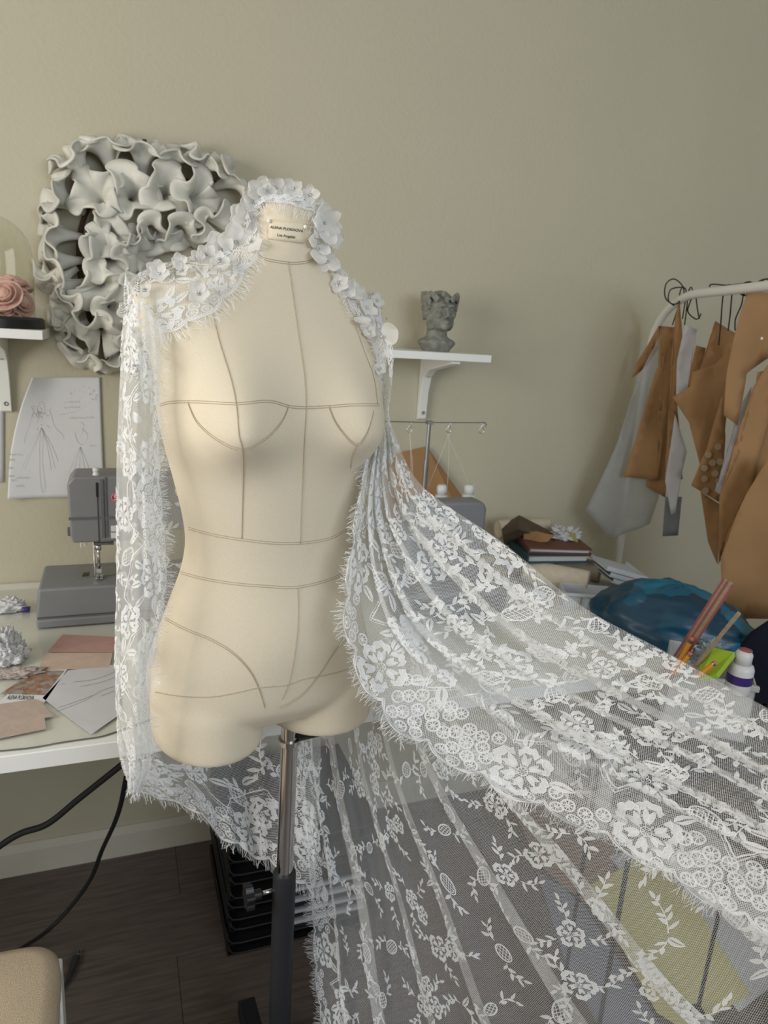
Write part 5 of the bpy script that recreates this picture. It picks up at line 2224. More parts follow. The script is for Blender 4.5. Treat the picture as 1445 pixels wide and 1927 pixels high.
# books
c0 = at(1030, 1058, 1.80)
c0[2] = TZ + 0.062 + 0.006
book((c0[0], c0[1], c0[2] - 0.006), 0.17, 0.12, 0.022, M['teal'], 'teal book with white page edges lying under the oxblood one', math.radians(-8))
book((c0[0] + 0.01, c0[1] + 0.005, c0[2] + 0.0165), 0.165, 0.13, 0.016, M['redbook'], 'oxblood brown book lying on top of the teal book', math.radians(-14))
cw = at(1062, 1019, 1.86)
wad_at('white_cloth', (cw[0], cw[1], c0[2] + 0.033), 0.10, 0.08, 0.035, 15, M['whitecloth'], 'crumpled white cloth on top of the oxblood book', 'fabric', 0.6)
yl = MB()
yb = at(1090, 1062, 1.84)
g_ = []
for k in range(14):
    t = k / 13
    p = at(1078 + 20 * math.sin(t * 1.7), 1003 + 68 * t, 1.83)
    g_.append([p + np.array([-0.012, 0.03, 0]), p, p + np.array([0.012, 0.012, -0.004])])
yl.grid(np.array(g_))
tag(yl.build('yellow_cloth', M['yellow'], None, smooth=True, solid=0.003), 'yellow green cloth hanging down beside the books', 'fabric')
# folded brown paper
b = MB()
pp = [at(x, y, d) for x, y, d in ((943, 990, 1.86), (977, 970, 1.88), (1040, 1002, 1.86), (1000, 1004, 1.80), (975, 996, 1.78), (946, 1008, 1.80), (950, 1030, 1.84), (1035, 1028, 1.84))]
b.add(pp, [(0, 1, 2, 3, 4), (0, 4, 5), (3, 2, 7), (4, 3, 7, 6, 5)])
tag(b.build('brown_paper', M['brownp'], None, solid=0.002), 'folded dark brown paper standing behind the books', 'paper')
b = MB()
pp = [at(x, y, d) for x, y, d in ((985, 1002, 1.80), (1010, 1000, 1.80), (1042, 1008, 1.80), (1030, 1020, 1.78), (985, 1022, 1.79))]
b.add(pp, [(0, 1, 2, 3, 4)])
tag(b.build('brown_paper', M['kraft2'], None, solid=0.002), 'small kraft paper flap in front of the dark brown paper', 'paper')

# white slotted trays and bin
M['wplastic'] = mat('white_plastic', (0.55, 0.58, 0.62), 0.4, var=0.04)
tr_ = at(1145, 1098, 1.80) + np.array([0.02, -0.01, 0.03])
tt_ = thing('tray_stack', 'white slotted letter tray beside the cream bolts', 'tray', tuple(tr_ - np.array([0, 0, 0.05])))
for k in range(3):
    b = MB()
    cc = tr_ + np.array([-0.012 + 0.012 * k, 0, 0.016 - 0.017 * k])
    R = rz(math.radians(-14)) @ ry(math.radians(14))
    b.box(cc, (0.11, 0.12, 0.003), R)
    b.box(cc + R @ np.array([0, -0.059, 0.005]), (0.11, 0.003, 0.010), R)
    b.box(cc + R @ np.array([0.0545, 0, 0.005]), (0.003, 0.12, 0.010), R)
    b.build('tray', M['wplastic'], tt_)
bn = thing('plastic_bin', 'white ribbed plastic bin below the slotted tray', 'bin', tuple(PZ(1110, 1190, TZ)))
q0, q1 = at(1050, 1128, 1.62), at(1182, 1104, 1.66)
b = MB()
cN = (q0 + q1) / 2 + np.array([0.02, -0.02, 0])
wN = np.linalg.norm((q1 - q0)[:2])
yN = math.atan2(q1[1] - q0[1], q1[0] - q0[0])
R = rz(yN)
hN = cN[2] - TZ
for s_, sz in (((0, 0, 0.002), (wN, 0.07, 0.004)), ((0, -0.035, hN / 2), (wN, 0.003, hN)), ((0, 0.035, hN / 2), (wN, 0.003, hN)), ((-wN / 2, 0, hN / 2), (0.003, 0.07, hN)), ((wN / 2, 0, hN / 2), (0.003, 0.07, hN))):
    b.box(np.array([cN[0], cN[1] + 0.035, TZ]) + R @ np.array(s_), sz, R)
b.build('shell', M['wplastic'], bn, bevel=0.001)
b = MB()
b.box(np.array([cN[0], cN[1] + 0.035, TZ + hN]) + R @ np.array([0, -0.037, -0.003]), (wN + 0.01, 0.008, 0.008), R)
b.build('rim', M['wplastic'], bn, bevel=0.002)
for k in range(5):
    b = MB()
    b.box(np.array([cN[0], cN[1] + 0.035, TZ + hN / 2]) + R @ np.array([-wN * 0.3 + wN * 0.14 * k, -0.038, -0.002]), (0.008, 0.006, hN - 0.012), R)
    b.build('rib', M['wplastic'], bn, bevel=0.001)

# ---------------------------------------------------------------- cart with the blue bag and the desk organiser
CZ = 0.74
cax, cay = 0.93, 0.80
cart = thing('utility_cart', 'slim black tube-legged cart carrying the grey box', 'cart', (cax, cay, 0))
RC = rz(math.radians(-22))
def cb(x, y, z): return np.array([cax, cay, z]) + RC @ np.array([x, y, 0])
for z_ in (CZ,):
    b = MB()
    b.box(cb(0, 0, z_ - 0.004), (0.30, 0.22, 0.008), RC)
    for sx, sy, wx, wy in ((0, -0.108, 0.30, 0.004), (0, 0.108, 0.30, 0.004), (-0.148, 0, 0.004, 0.22), (0.148, 0, 0.004, 0.22)):
        b.box(cb(sx, sy, z_ - 0.016), (wx, wy, 0.024), RC)
    b.build('tray', M['blacksatin'], cart, bevel=0.001)
for sx in (-1, 1):
    for sy in (-1, 1):
        b = MB()
        b.tube([cb(sx * 0.142, sy * 0.102, 0.04), cb(sx * 0.142, sy * 0.102, CZ)], 0.004, 10)
        lg = b.build('leg', M['blacksatin'], cart, smooth=True)
        b = MB()
        b.lathe([(0, -0.008), (0.018, -0.008), (0.019, 0), (0.018, 0.008), (0, 0.008)], cb(sx * 0.142, sy * 0.102, 0.019), 16, axis=(1, 0, 0))
        b.tube([cb(sx * 0.142, sy * 0.102, 0.02), cb(sx * 0.142, sy * 0.102, 0.045)], 0.004, 8)
        b.build('caster', M['black'], lg, smooth=True)
# blue bag: a translucent sack with pale scraps showing through
mbg = bpy.data.materials.new('blue_polythene')
mbg.use_nodes = True
bs = mbg.node_tree.nodes['Principled BSDF']
bs.inputs['Base Color'].default_value = (0.004, 0.05, 0.10, 1)
bs.inputs['Roughness'].default_value = 0.32
nt = mbg.node_tree
tc = nd(nt, 'ShaderNodeTexCoord')
dn_ = nd(nt, 'ShaderNodeTexNoise')
dn_.inputs['Scale'].default_value = 12
nt.links.new(tc.outputs['Object'], dn_.inputs['Vector'])
vm_ = nd(nt, 'ShaderNodeVectorMath', operation='MULTIPLY_ADD')
vm_.inputs[1].default_value = (0.09, 0.09, 0.09)
nt.links.new(dn_.outputs['Color'], vm_.inputs[0])
nt.links.new(tc.outputs['Object'], vm_.inputs[2])
vo = nd(nt, 'ShaderNodeTexVoronoi')
vo.feature = 'SMOOTH_F1'
vo.inputs['Smoothness'].default_value = 0.15
vo.inputs['Scale'].default_value = 17
nt.links.new(vm_.outputs[0], vo.inputs['Vector'])
sp = nd(nt, 'ShaderNodeSeparateXYZ')
nt.links.new(vo.outputs['Color'], sp.inputs[0])
cr = nd(nt, 'ShaderNodeValToRGB')
cr.color_ramp.elements[0].position = 0.60
cr.color_ramp.elements[0].color = (0.004, 0.045, 0.085, 1)
cr.color_ramp.elements[1].position = 0.95
cr.color_ramp.elements[1].color = (0.01, 0.15, 0.26, 1)
nt.links.new(sp.outputs[0], cr.inputs[0])
nt.links.new(cr.outputs[0], bs.inputs['Base Color'])
bgc = at(1250, 1250, 1.50)
bag_c = np.array([1.115, 1.10, TZ + 0.001])
topz = at(1240, 1096, 1.52)[2] - 0.012
from mathutils import noise
n, m = 64, 40
g = np.zeros((n, m, 3))
for i in range(n):
    th = 2 * math.pi * i / (n - 1)
    for j in range(m):
        ph = (math.pi / 2) * j / (m - 1)
        k = Vector((math.cos(th) * 1.5, math.sin(th) * 1.5, ph * 1.5))
        f_ = 1 + 0.13 * noise.noise(k * 1.6) + 0.04 * noise.noise(k * 5)
        cc = math.cos(ph) ** 0.72
        x = 0.175 * math.cos(th) * cc * f_
        y = 0.11 * math.sin(th) * cc * f_
        z = (topz - TZ) * math.sin(ph) ** 0.9 * (1 + 0.05 * noise.noise(k * 3 + Vector((4, 0, 0)))) - 0.05 * max(0, x) / 0.2 * math.sin(ph)
        g[i, j] = (x, y, max(z, 0))
g[-1] = g[0]
b = MB()
b.grid((g.reshape(-1, 3) @ rz(math.radians(-34)).T + bag_c).reshape(n, m, 3))
tag(b.build('blue_bag', mbg, None, smooth=True, origin=bag_c), 'slumped blue plastic bag full of paler scraps at the table edge', 'bag')

# organiser box
M['lgrey'] = mat('light_grey_box', (0.50, 0.50, 0.49), 0.5, var=0.05)
M['wood'] = mat('pale_wood', (0.42, 0.31, 0.20), 0.6, var=0.25, vscale=30, stretch=(1, 1, 12))
M['woodpink'] = mat('worn_pink_edge', (0.35, 0.10, 0.11), 0.55, var=0.15)
M['lime'] = mat('lime_paper', (0.34, 0.50, 0.03), 0.7, var=0.06)
M['orange'] = mat('orange_pencil', (0.75, 0.30, 0.03), 0.45, var=0.08)
M['pinkr'] = mat('pink_rubber', (0.65, 0.17, 0.14), 0.7, var=0.08)
M['bottle'] = mat('white_bottle', (0.66, 0.65, 0.64), 0.4, var=0.04)
DO = 1.20
e0, e1 = at(1348, 1276, DO), at(1432, 1256, DO + 0.01)
ux = (e1 - e0)
ux[2] = 0
wO = np.linalg.norm(ux)
ux /= wO
uy = np.array([-ux[1], ux[0], 0])
x_left = e0 - ux * 0.07
wO += 0.07
zO = e0[2]
zO0 = CZ + 0.0005
org = thing('desk_organiser', 'light grey open box holding rulers, pencils and glue', 'box', tuple(np.array([x_left[0], x_left[1], zO0])))
RO = np.stack([ux, uy, np.array([0, 0, 1.0])], 1)
dO = 0.13
def ob(x, y, z): return np.array([x_left[0], x_left[1], 0]) + ux * x + uy * y + np.array([0, 0, z])
hO = zO - zO0
b = MB()
b.box(ob(wO / 2, dO / 2, zO0 + 0.002), (wO, dO, 0.004), RO)
b.box(ob(wO / 2, 0.0015, zO0 + hO / 2), (wO, 0.003, hO), RO)
b.box(ob(wO / 2, dO - 0.0015, zO0 + hO / 2), (wO, 0.003, hO), RO)
b.box(ob(0.0015, dO / 2, zO0 + hO / 2), (0.003, dO, hO), RO)
b.box(ob(wO - 0.0015, dO / 2, zO0 + hO / 2), (0.003, dO, hO), RO)
b.build('box_walls', M['lgrey'], org, bevel=0.001)
b = MB()
b.box(ob(wO / 2, -0.002, zO - 0.004), (wO + 0.008, 0.008, 0.010), RO)
b.build('box_rim', M['lgrey'], org, bevel=0.002)


def bar(name, pa, pb, w_, th, mt, label, cat, group=None):
    pa, pb = np.array(pa), np.array(pb)
    d = pb - pa
    L = np.linalg.norm(d)
    d /= L
    v = (pa + pb) / 2 - CAM
    s = np.cross(d, v)
    s /= np.linalg.norm(s)
    n_ = np.cross(s, d)
    R = np.stack([s, n_, d], 1)
    b = MB()
    b.box((pa + pb) / 2, (w_, th, L), R)
    return b, R


b, R = bar('ruler', at(1255, 1275, 1.17), at(1372, 1094, 1.12), 0.017, 0.004, M['wood'], '', '')
rl = tag(b.build('wooden_ruler', M['wood'], None, bevel=0.0005), 'long pale wooden ruler with dark pink edges leaning in the grey box', 'ruler')
for s_ in (-0.0072, 0.0015, 0.008):
    b, R2 = bar('', at(1255, 1275, 1.17), at(1372, 1094, 1.12), 0.003, 0.0052, None, '', '')
    bb_ = MB()
    bb_.add(np.vstack(b.v) + R[:, 0] * s_, b.f)
    bb_.build('pink_edge', M['woodpink'], rl)
b, R = bar('', at(1302, 1262, 1.13), at(1391, 1153, 1.09), 0.006, 0.004, None, '', '')
tag(b.build('wooden_stick', M['wood'], None, bevel=0.001), 'thin pointed wooden stick leaning in the grey box', 'stick')


def pencil(pa, pb, label):
    pa, pb = np.array(pa), np.array(pb)
    d = pb - pa
    L = np.linalg.norm(d)
    t = thing('pencil', label, 'pencil', tuple(pa))
    b = MB()
    b.lathe([(0.0036, 0), (0.0036, L * 0.86)], pa, 6, axis=d / L)
    b.build('shaft', M['orange'], t)
    b = MB()
    b.lathe([(0.0038, L * 0.86), (0.0038, L * 0.92)], pa, 12, axis=d / L)
    b.build('ferrule', M['steel'], t)
    b = MB()
    b.lathe([(0.0035, L * 0.92), (0.0035, L * 0.985), (0.0025, L)], pa, 12, axis=d / L)
    b.build('eraser', M['pinkr'], t, smooth=True)


pencil(at(1268, 1262, 1.15), at(1303, 1200, 1.14), 'orange pencil standing beside the wooden ruler')
pencil(at(1270, 1268, 1.12), at(1300, 1228, 1.12), 'orange pencil with a pink eraser leaning low behind the lace edge')
pencil(at(1310, 1275, 1.08), at(1347, 1246, 1.08), 'orange pencil lying on the lime green paper')
lp_ = [at(x, y, d) for x, y, d in ((1318, 1250, 1.13), (1345, 1222, 1.14), (1382, 1231, 1.13), (1350, 1272, 1.09), (1318, 1280, 1.09))]
b = MB()
b.add(lp_, [(0, 1, 2, 3, 4)])
tag(b.build('lime_note_pad', M['lime'], None, solid=0.008), 'lime green note pad tilted in the grey box', 'note pad')
bc_ = at(1394, 1262, 1.14)
bot = thing('glue_bottle', 'small white plastic glue bottle beside the lime note pad', 'bottle', tuple(bc_ - np.array([0, 0, 0.03])))
b = MB()
b.lathe([(0.0175, -0.035), (0.0185, -0.033), (0.0185, 0.004), (0.0165, 0.010), (0.010, 0.014)], bc_, 24)
b.build('bottle_body', M['bottle'], bot, smooth=True)
b = MB()
b.lathe([(0.0125, 0.012), (0.0125, 0.028), (0.009, 0.034), (0.003, 0.036)], bc_, 24)
cap_ = b.build('cap', M['bottle'], bot, smooth=True)
b = MB()
b.lathe([(0.0187, -0.018), (0.0187, -0.004)], bc_, 24, cap=False)
b.build('label_band', M['purple'], bot, smooth=True)
b = MB()
b.lathe([(0.0098, 0.0335), (0.0098, 0.0345), (0.004, 0.0365)], bc_ + np.array([0.001, 0, 0]), 16)
b.build('red_tip', M['woodpink'], cap_, smooth=True)
wad_at('plastic_wrap', at(1338, 1215, 1.17) - np.array([0, 0, 0.03]), 0.07, 0.05, 0.045, 31, mat('clear_wrap', (0.35, 0.42, 0.45), 0.25, var=0.3, vscale=60), 'crumpled clear plastic wrap behind the rulers', 'plastic wrap', 0.5)

# ---------------------------------------------------------------- navy chair at the right edge with papers on its seat
M['navy'] = mat('navy_fabric', (0.006, 0.008, 0.022), 0.9, var=0.3, vscale=300, bump=0.3, bscale=600)
bc0 = np.array([1.262, 0.838, 0])
chair = thing('office_chair', 'dark navy fabric chair back at the right under the hanging kraft sheets', 'chair', (1.40, 0.70, 0))
topb = P(1430, 1108, 1.52)[2]
R = rz(math.radians(-52))
rows_ = []
for i in range(13):
    t = i / 12
    a_ = 0.17 * (1 - max(0, (t - 0.55) / 0.45) ** 2.4 * 0.75)
    z = 0.56 + (topb - 0.56) * t
    th_ = 0.032 * (1 - 0.5 * max(0, (t - 0.8) / 0.2))
    rows_.append([bc0 + R @ np.array([a_ * math.copysign(abs(math.cos(q)) ** 0.6, math.cos(q)), th_ * math.sin(q) + 0.03 * (1 - (math.cos(q)) ** 2), 0]) + np.array([0, 0, z]) for q in np.linspace(0, 2 * math.pi, 33)])
b = MB()
b.grid(np.array(rows_))
b.f.append(tuple(range(31, -1, -1)))
b.f.append(tuple(12 * 33 + k for k in range(32)))
b.build('backrest', M['navy'], chair, smooth=True)
SZ = 0.46
scx, scy = 1.44, 0.68
rows_ = []
for (z, sc_) in ((SZ - 0.07, 0.90), (SZ - 0.06, 0.97), (SZ - 0.03, 1.0), (SZ - 0.01, 0.98), (SZ, 0.92)):
    rows_.append([np.array([scx, scy, z]) + R @ np.array([0.20 * sc_ * math.copysign(abs(math.cos(q)) ** 0.5, math.cos(q)), 0.20 * sc_ * math.copysign(abs(math.sin(q)) ** 0.5, math.sin(q)), 0]) for q in np.linspace(0, 2 * math.pi, 41)])
b = MB()
b.grid(np.array(rows_))
b.f.append(tuple(range(39, -1, -1)))
b.f.append(tuple(4 * 41 + k for k in range(40)))
b.build('seat', M['navy'], chair, smooth=True).data.set_sharp_from_angle(angle=0.9)
b = MB()
b.lathe([(0.022, 0.09), (0.022, SZ - 0.07)], (scx, scy, 0), 20)
b.build('gas_column', M['black'], chair, smooth=True)
for k in range(5):
    an = k * 2 * math.pi / 5 + 0.3
    d = np.array([math.cos(an), math.sin(an), 0])
    b = MB()
    b.tube([np.array([scx, scy, 0.10]), np.array([scx, scy, 0.085]) + d * 0.10, np.array([scx, scy, 0.065]) + d * 0.20], [0.02, 0.017, 0.013], 10)
    lg = b.build('leg', M['black'], chair, smooth=True)
    b = MB()
    sd = np.array([-d[1], d[0], 0])
    b.lathe([(0.0, -0.014), (0.024, -0.014), (0.026, -0.008), (0.026, 0.008), (0.024, 0.014), (0.0, 0.014)], np.array([scx, scy, 0.026]) + d * 0.195, 20, axis=sd)
    b.build('caster', M['black'], lg, smooth=True)
b = MB()
b.tube([np.array([scx, scy, SZ - 0.08]), (np.array([scx, scy, 0]) + bc0) / 2 + np.array([0, 0, SZ - 0.07]), bc0 + np.array([0, 0, 0.48]), bc0 + np.array([0, 0, 0.66])], 0.014, 10)
b.build('back_bar', M['black'], chair, smooth=True)

# pattern sheets lying on the floor, seen through the lace
M['pyellow'] = mat('pale_yellow_paper', (0.66, 0.60, 0.27), 0.8, var=0.06, vscale=20)
M['brownfab'] = mat('dusty_brown_fabric', (0.36, 0.25, 0.19), 0.9, var=0.2, vscale=30, bump=0.3)
M['slate'] = mat('slate_paper', (0.22, 0.24, 0.30), 0.8, var=0.15)


def floorsheet(name, px, z, mt, label, cat, th=0.0015):
    b = MB()
    b.prism([PZ(x, y, z) for x, y in px], (0, 0, th))
    return tag(b.build(name, mt), label, cat)


floorsheet('brown_cloth', [(950, 1490), (1100, 1470), (1160, 1560), (1150, 1690), (1090, 1700), (1010, 1620)], 0.0005, M['brownfab'], 'dusty brown cloth spread on the floor behind the yellow sheet', 'fabric')
floorsheet('slate_sheet', [(1010, 1640), (1090, 1690), (1190, 1850), (1240, 1927), (1130, 1940), (1060, 1800)], 0.0005, M['slate'], 'dark slate paper on the floor beside the yellow sheet', 'paper')
floorsheet('white_sheet', [(1145, 1612), (1330, 1560), (1480, 1690), (1460, 1850), (1390, 1905), (1290, 1780)], 0.0022, M['trace'], 'large white paper sheet lying under the yellow sheet on the floor', 'paper')
floorsheet('yellow_sheet', [(1108, 1668), (1215, 1608), (1300, 1690), (1412, 1872), (1290, 1940), (1235, 1905)], 0.0042, M['pyellow'], 'pale yellow paper sheet on the floor seen through the lace', 'paper')

# ---------------------------------------------------------------- garment rack with paper patterns
RK_S = P(1226, 640, 2.13) * np.array([1, 1, 0])
nr_ = P(1445, 538, 1.63)
zrail = nr_[2]
RK_D = nr_ * np.array([1, 1, 0]) - RK_S   # along the rail, towards the camera
RK_D /= np.linalg.norm(RK_D)
RK_L = np.array([-RK_D[1], RK_D[0], 0])  # across
rack = thing('garment_rack', 'white tubular garment rack hung with paper patterns', 'garment rack', tuple(RK_S + RK_D * 0.4))
def rk(s, l=0.0, z=0.0): return RK_S + RK_D * s + RK_L * l + np.array([0, 0, z])
cr_ = 0.13
ch_ = 0.24
pts = [rk(0, 0, 0.06), rk(0, 0, 0.6), rk(0, 0, zrail - cr_)]
for k in range(1, 9):
    a = k / 8 * math.pi / 2
    pts.append(rk(ch_ * (1 - math.cos(a)), 0, zrail - cr_ + cr_ * math.sin(a)))
pts += [rk(0.5, 0, zrail), rk(1.10, 0, zrail)]
for k in range(1, 9):
    a = k / 8 * math.pi / 2
    pts.append(rk(1.10 + cr_ * math.sin(a), 0, zrail - cr_ * (1 - math.cos(a))))
pts += [rk(1.10 + cr_, 0, 0.6), rk(1.10 + cr_, 0, 0.06)]
b = MB()
b.tube(pts, 0.0105, 14)
b.build('tube_frame', M['whitepaint'], rack, smooth=True)
for s in (0, 1.10 + cr_):
    b = MB()
    b.tube([rk(s, -0.22, 0.05), rk(s, 0.22, 0.05)], 0.0115, 12)
    ft = b.build('foot_bar', M['whitepaint'], rack, smooth=True)
    for l in (-0.2, 0.2):
        b = MB()
        b.lathe([(0.0, -0.01), (0.022, -0.01), (0.0235, 0), (0.022, 0.01), (0, 0.01)], rk(s, l, 0.0235), 16, axis=RK_D)
        b.tube([rk(s, l, 0.024), rk(s, l, 0.05)], 0.006, 8)
        b.build('caster', M['black'], ft, smooth=True)


def on_rack(px, py, s):
    v = ray(px, py)
    p0 = rk(s)
    t = np.dot(RK_D, p0 - CAM) / np.dot(RK_D, v)
    return CAM + v * t


M['organza'] = mat('grey_organza', (0.50, 0.51, 0.50), 0.6, var=0.1, alpha=0.48)
M['wp'] = mat('white_pattern_paper', (0.60, 0.60, 0.64), 0.8, var=0.12, vscale=12)
M['greyst'] = mat('grey_strip', (0.20, 0.21, 0.22), 0.8, var=0.2)
M['wire'] = mat('black_wire', (0.012, 0.012, 0.012), 0.5, var=0.2)


def hanging(px, s, mt, label, bul=0.012, seed=0, tilt=0.0, cat='pattern', name='paper_pattern', group=None, turn=0.0):
    """paper outline hung from the rail: triangulated, bent and crumpled a little"""
    b2 = bmesh.new()
    cx = sum(p[0] for p in px) / len(px)
    pts = [on_rack(x, y, s + turn * (x - cx) / 100 * 0.1) for x, y in px]
    vs = [b2.verts.new(p) for p in pts]
    f = b2.faces.new(vs)
    bmesh.ops.triangulate(b2, faces=b2.faces[:])
    for _ in range(3):
        lng = [e for e in b2.edges if e.calc_length() > 0.03]
        if not lng:
            break
        bmesh.ops.subdivide_edges(b2, edges=lng, cuts=1)
        bmesh.ops.triangulate(b2, faces=[q for q in b2.faces if len(q.verts) > 3])
    ztop_ = max(p[2] for p in pts)
    for v in b2.verts:
        l = float(np.dot(np.array(v.co) - RK_S, RK_L))
        k = noise.noise(Vector((l * 9 + seed * 7.3, v.co.z * 2.2, seed))) * bul * 1.6 + 0.004 * noise.noise(Vector((l * 30, v.co.z * 14, seed * 2)))
        dz = min(1.0, (ztop_ - v.co.z) / 0.08)
        v.co += Vector(RK_D * (k * dz))
    me = bpy.data.meshes.new(name)
    org_ = rk(s, 0, 0) * np.array([1, 1, 0]) + np.array([0, 0, min(p[2] for p in pts)])
    b2.transform(Matrix.Translation(-Vector(org_)))
    b2.to_mesh(me)
    b2.free()
    for p in me.polygons:
        p.use_smooth = True
    me.materials.append(mt)
    o = bpy.data.objects.new(name, me)
    o.location = org_
    C.objects.link(o)
    LOC[o.name] = Vector(org_)
    sm = o.modifiers.new('thickness', 'SOLIDIFY')
    sm.thickness = 0.0015
    sm.offset = 0
    return tag(o, label, cat, group)


hanging([(1240, 613), (1258, 618), (1250, 640), (1216, 690), (1190, 712), (1196, 688), (1235, 650)], 0.06, M['kraft'], 'short torn kraft paper scrap at the far end of the rack', 0.006, 1)
hanging([(1242, 630), (1257, 655), (1228, 755), (1213, 850), (1242, 930), (1222, 985), (1150, 1015), (1102, 960), (1160, 830), (1197, 722)], 0.085, M['organza'], 'sheer grey organza panel hanging lowest at the end of the rack', 0.02, 2, cat='fabric', name='organza_panel')
hanging([(1255, 690), (1271, 700), (1262, 830), (1253, 937), (1215, 915), (1240, 790)], 0.10, M['kraft2'], 'slim kraft pattern piece hanging behind the flared one', 0.012, 3)
hanging([(1240, 613), (1270, 616), (1275, 680), (1255, 800), (1240, 905), (1175, 898), (1205, 800), (1232, 705), (1256, 657)], 0.125, M['kraft'], 'flared kraft pattern piece next to the organza panel', 0.014, 4)
hanging([(1278, 558), (1284, 610), (1289, 700), (1271, 740), (1273, 820), (1284, 902), (1249, 901), (1255, 800), (1268, 690), (1272, 600)], 0.16, M['kraft'], 'long narrow kraft strip reaching up to the rail', 0.010, 5)
hanging([(1270, 780), (1292, 850), (1282, 890), (1270, 965), (1262, 968), (1252, 905)], 0.17, M['wp'], 'white pattern paper tail showing below the narrow kraft strip', 0.008, 6)
hanging([(1252, 935), (1283, 935), (1276, 1008), (1248, 1010)], 0.15, M['greyst'], 'dark grey fabric strip hanging under the white tail', 0.006, 7, cat='fabric', name='fabric_strip')
hanging([(1289, 611), (1312, 620), (1303, 690), (1294, 735), (1274, 760), (1278, 680)], 0.20, M['wp'], 'bundle of crumpled white pattern paper hung near the rack bend', 0.012, 8)
hanging([(1310, 650), (1328, 655), (1312, 720), (1292, 735), (1300, 690)], 0.23, M['kraft'], 'small pale kraft piece beside the white bundle', 0.006, 9)
hanging([(1346, 604), (1382, 626), (1392, 650), (1330, 720), (1312, 712), (1332, 652)], 0.27, M['kraft2'], 'kraft piece with a pointed top in the middle of the rail', 0.008, 10)
hanging([(1302, 700), (1345, 685), (1386, 645), (1370, 760), (1362, 870), (1330, 925), (1318, 880), (1296, 795), (1268, 748), (1298, 728)], 0.30, M['kraft'], 'broad kraft bodice pattern with pinned edges', 0.016, 11)
hanging([(1318, 925), (1356, 950), (1350, 1062), (1333, 1020)], 0.31, M['kraft2'], 'narrow kraft tail hanging below the bodice pattern', 0.006, 12)
dp = hanging([(1359, 741), (1364, 820), (1356, 947), (1299, 913), (1330, 843)], 0.34, M['kraft'], 'kraft pattern piece with pale round dots', 0.004, 13)
M['dot'] = mat('pale_dots', (0.42, 0.30, 0.20), 0.8, var=0.05)
b = MB()
for (x, y) in ((1348, 840), (1330, 855), (1352, 868), (1323, 880), (1343, 890), (1323, 900), (1325, 922), (1350, 905), (1338, 870)):
    c = on_rack(x, y, 0.34) + RK_D * 0.008
    b.lathe([(0.0, -0.002), (0.008, -0.002), (0.008, 0.0), (0.0, 0.0)], c, 16, axis=RK_D)
b.build('pale_dot', M['dot'], dp)
hanging([(1414, 728), (1390, 768), (1376, 820), (1345, 924), (1377, 945), (1398, 850)], 0.38, M['wp'], 'white pattern paper wedge between two kraft pieces', 0.006, 14)
hanging([(1407, 548), (1475, 552), (1475, 660), (1405, 703), (1384, 800), (1358, 780), (1366, 703), (1380, 630)], 0.42, M['kraft2'], 'large kraft pattern reaching over the rail top', 0.014, 15)
hanging([(1475, 640), (1452, 790), (1412, 936), (1372, 996), (1350, 1062), (1358, 936), (1400, 850), (1423, 730)], 0.45, M['kraft'], 'long twisted kraft strip trailing down to the floor side', 0.016, 16)
hanging([(1425, 700), (1480, 690), (1485, 900), (1430, 960), (1408, 900)], 0.43, M['kraft2'], 'plain kraft piece hanging behind the twisted strip', 0.010, 17)
hanging([(1410, 930), (1448, 858), (1520, 880), (1520, 1170), (1400, 1165), (1357, 1150), (1358, 1050), (1385, 985)], 0.52, M['kraft'], 'very large plain kraft sheet hanging low at the near end', 0.016, 18)

# black wire ties and hooks over the rail
def wire_loop(px, s, label, r=0.0016, cat='wire hook'):
    b = MB()
    pts = [on_rack(x, y, s + ds) for x, y, ds in px]
    b.tube(spline(pts, 8 * len(pts)), r, 6)
    return tag(b.build('wire_hook', M['wire'], None, smooth=True), label, cat, 'black wire hooks on the rack')


WL = 'black wire hook looped over the rail of the garment rack'
wire_loop([(1268, 575, 0), (1252, 560, .01), (1253, 535, .02), (1268, 525, .02), (1284, 538, .01), (1286, 556, 0), (1272, 572, -.012), (1258, 566, -.01), (1262, 545, -.015), (1285, 540, -.02)], 0.17, WL)
wire_loop([(1265, 612, 0), (1275, 580, 0), (1280, 548, -.02), (1286, 541, 0), (1291, 552, .02), (1284, 600, 0)], 0.15, WL)
wire_loop([(1288, 612, 0), (1292, 580, 0), (1296, 548, -.02), (1301, 541, 0), (1303, 556, .02), (1294, 585, 0), (1308, 600, 0), (1315, 598, 0), (1319, 590, 0)], 0.19, WL)
wire_loop([(1309, 553, 0), (1312, 580, 0), (1316, 600, 0)], 0.21, WL)
wire_loop([(1352, 650, 0), (1356, 610, 0), (1360, 560, .01), (1366, 540, 0), (1373, 536, -.02), (1381, 540, -.01), (1375, 548, 0), (1366, 546, 0)], 0.31, WL)
wire_loop([(1370, 622, 0), (1374, 590, 0), (1378, 548, .01), (1384, 535, -.02), (1390, 545, 0)], 0.33, WL)
wire_loop([(1335, 540, 0), (1340, 535, 0), (1372, 537, 0), (1395, 534, 0), (1418, 532, 0)], 0.34, WL)
wire_loop([(1383, 622, 0), (1384, 600, 0), (1396, 570, 0), (1400, 535, -.02), (1407, 534, 0), (1406, 552, .02), (1398, 556, 0), (1385, 545, 0)], 0.36, WL)
wire_loop([(1400, 555, 0), (1404, 533, -.02), (1415, 532, 0), (1420, 545, .02)], 0.40, WL)
wire_loop([(1432, 548, 0), (1434, 530, -.02), (1443, 525, 0), (1450, 532, .02), (1440, 548, 0)], 0.46, WL)
wire_loop([(1420, 535, 0), (1436, 526, 0), (1455, 526, 0)], 0.47, WL)
M['pinm'] = M['pearl']
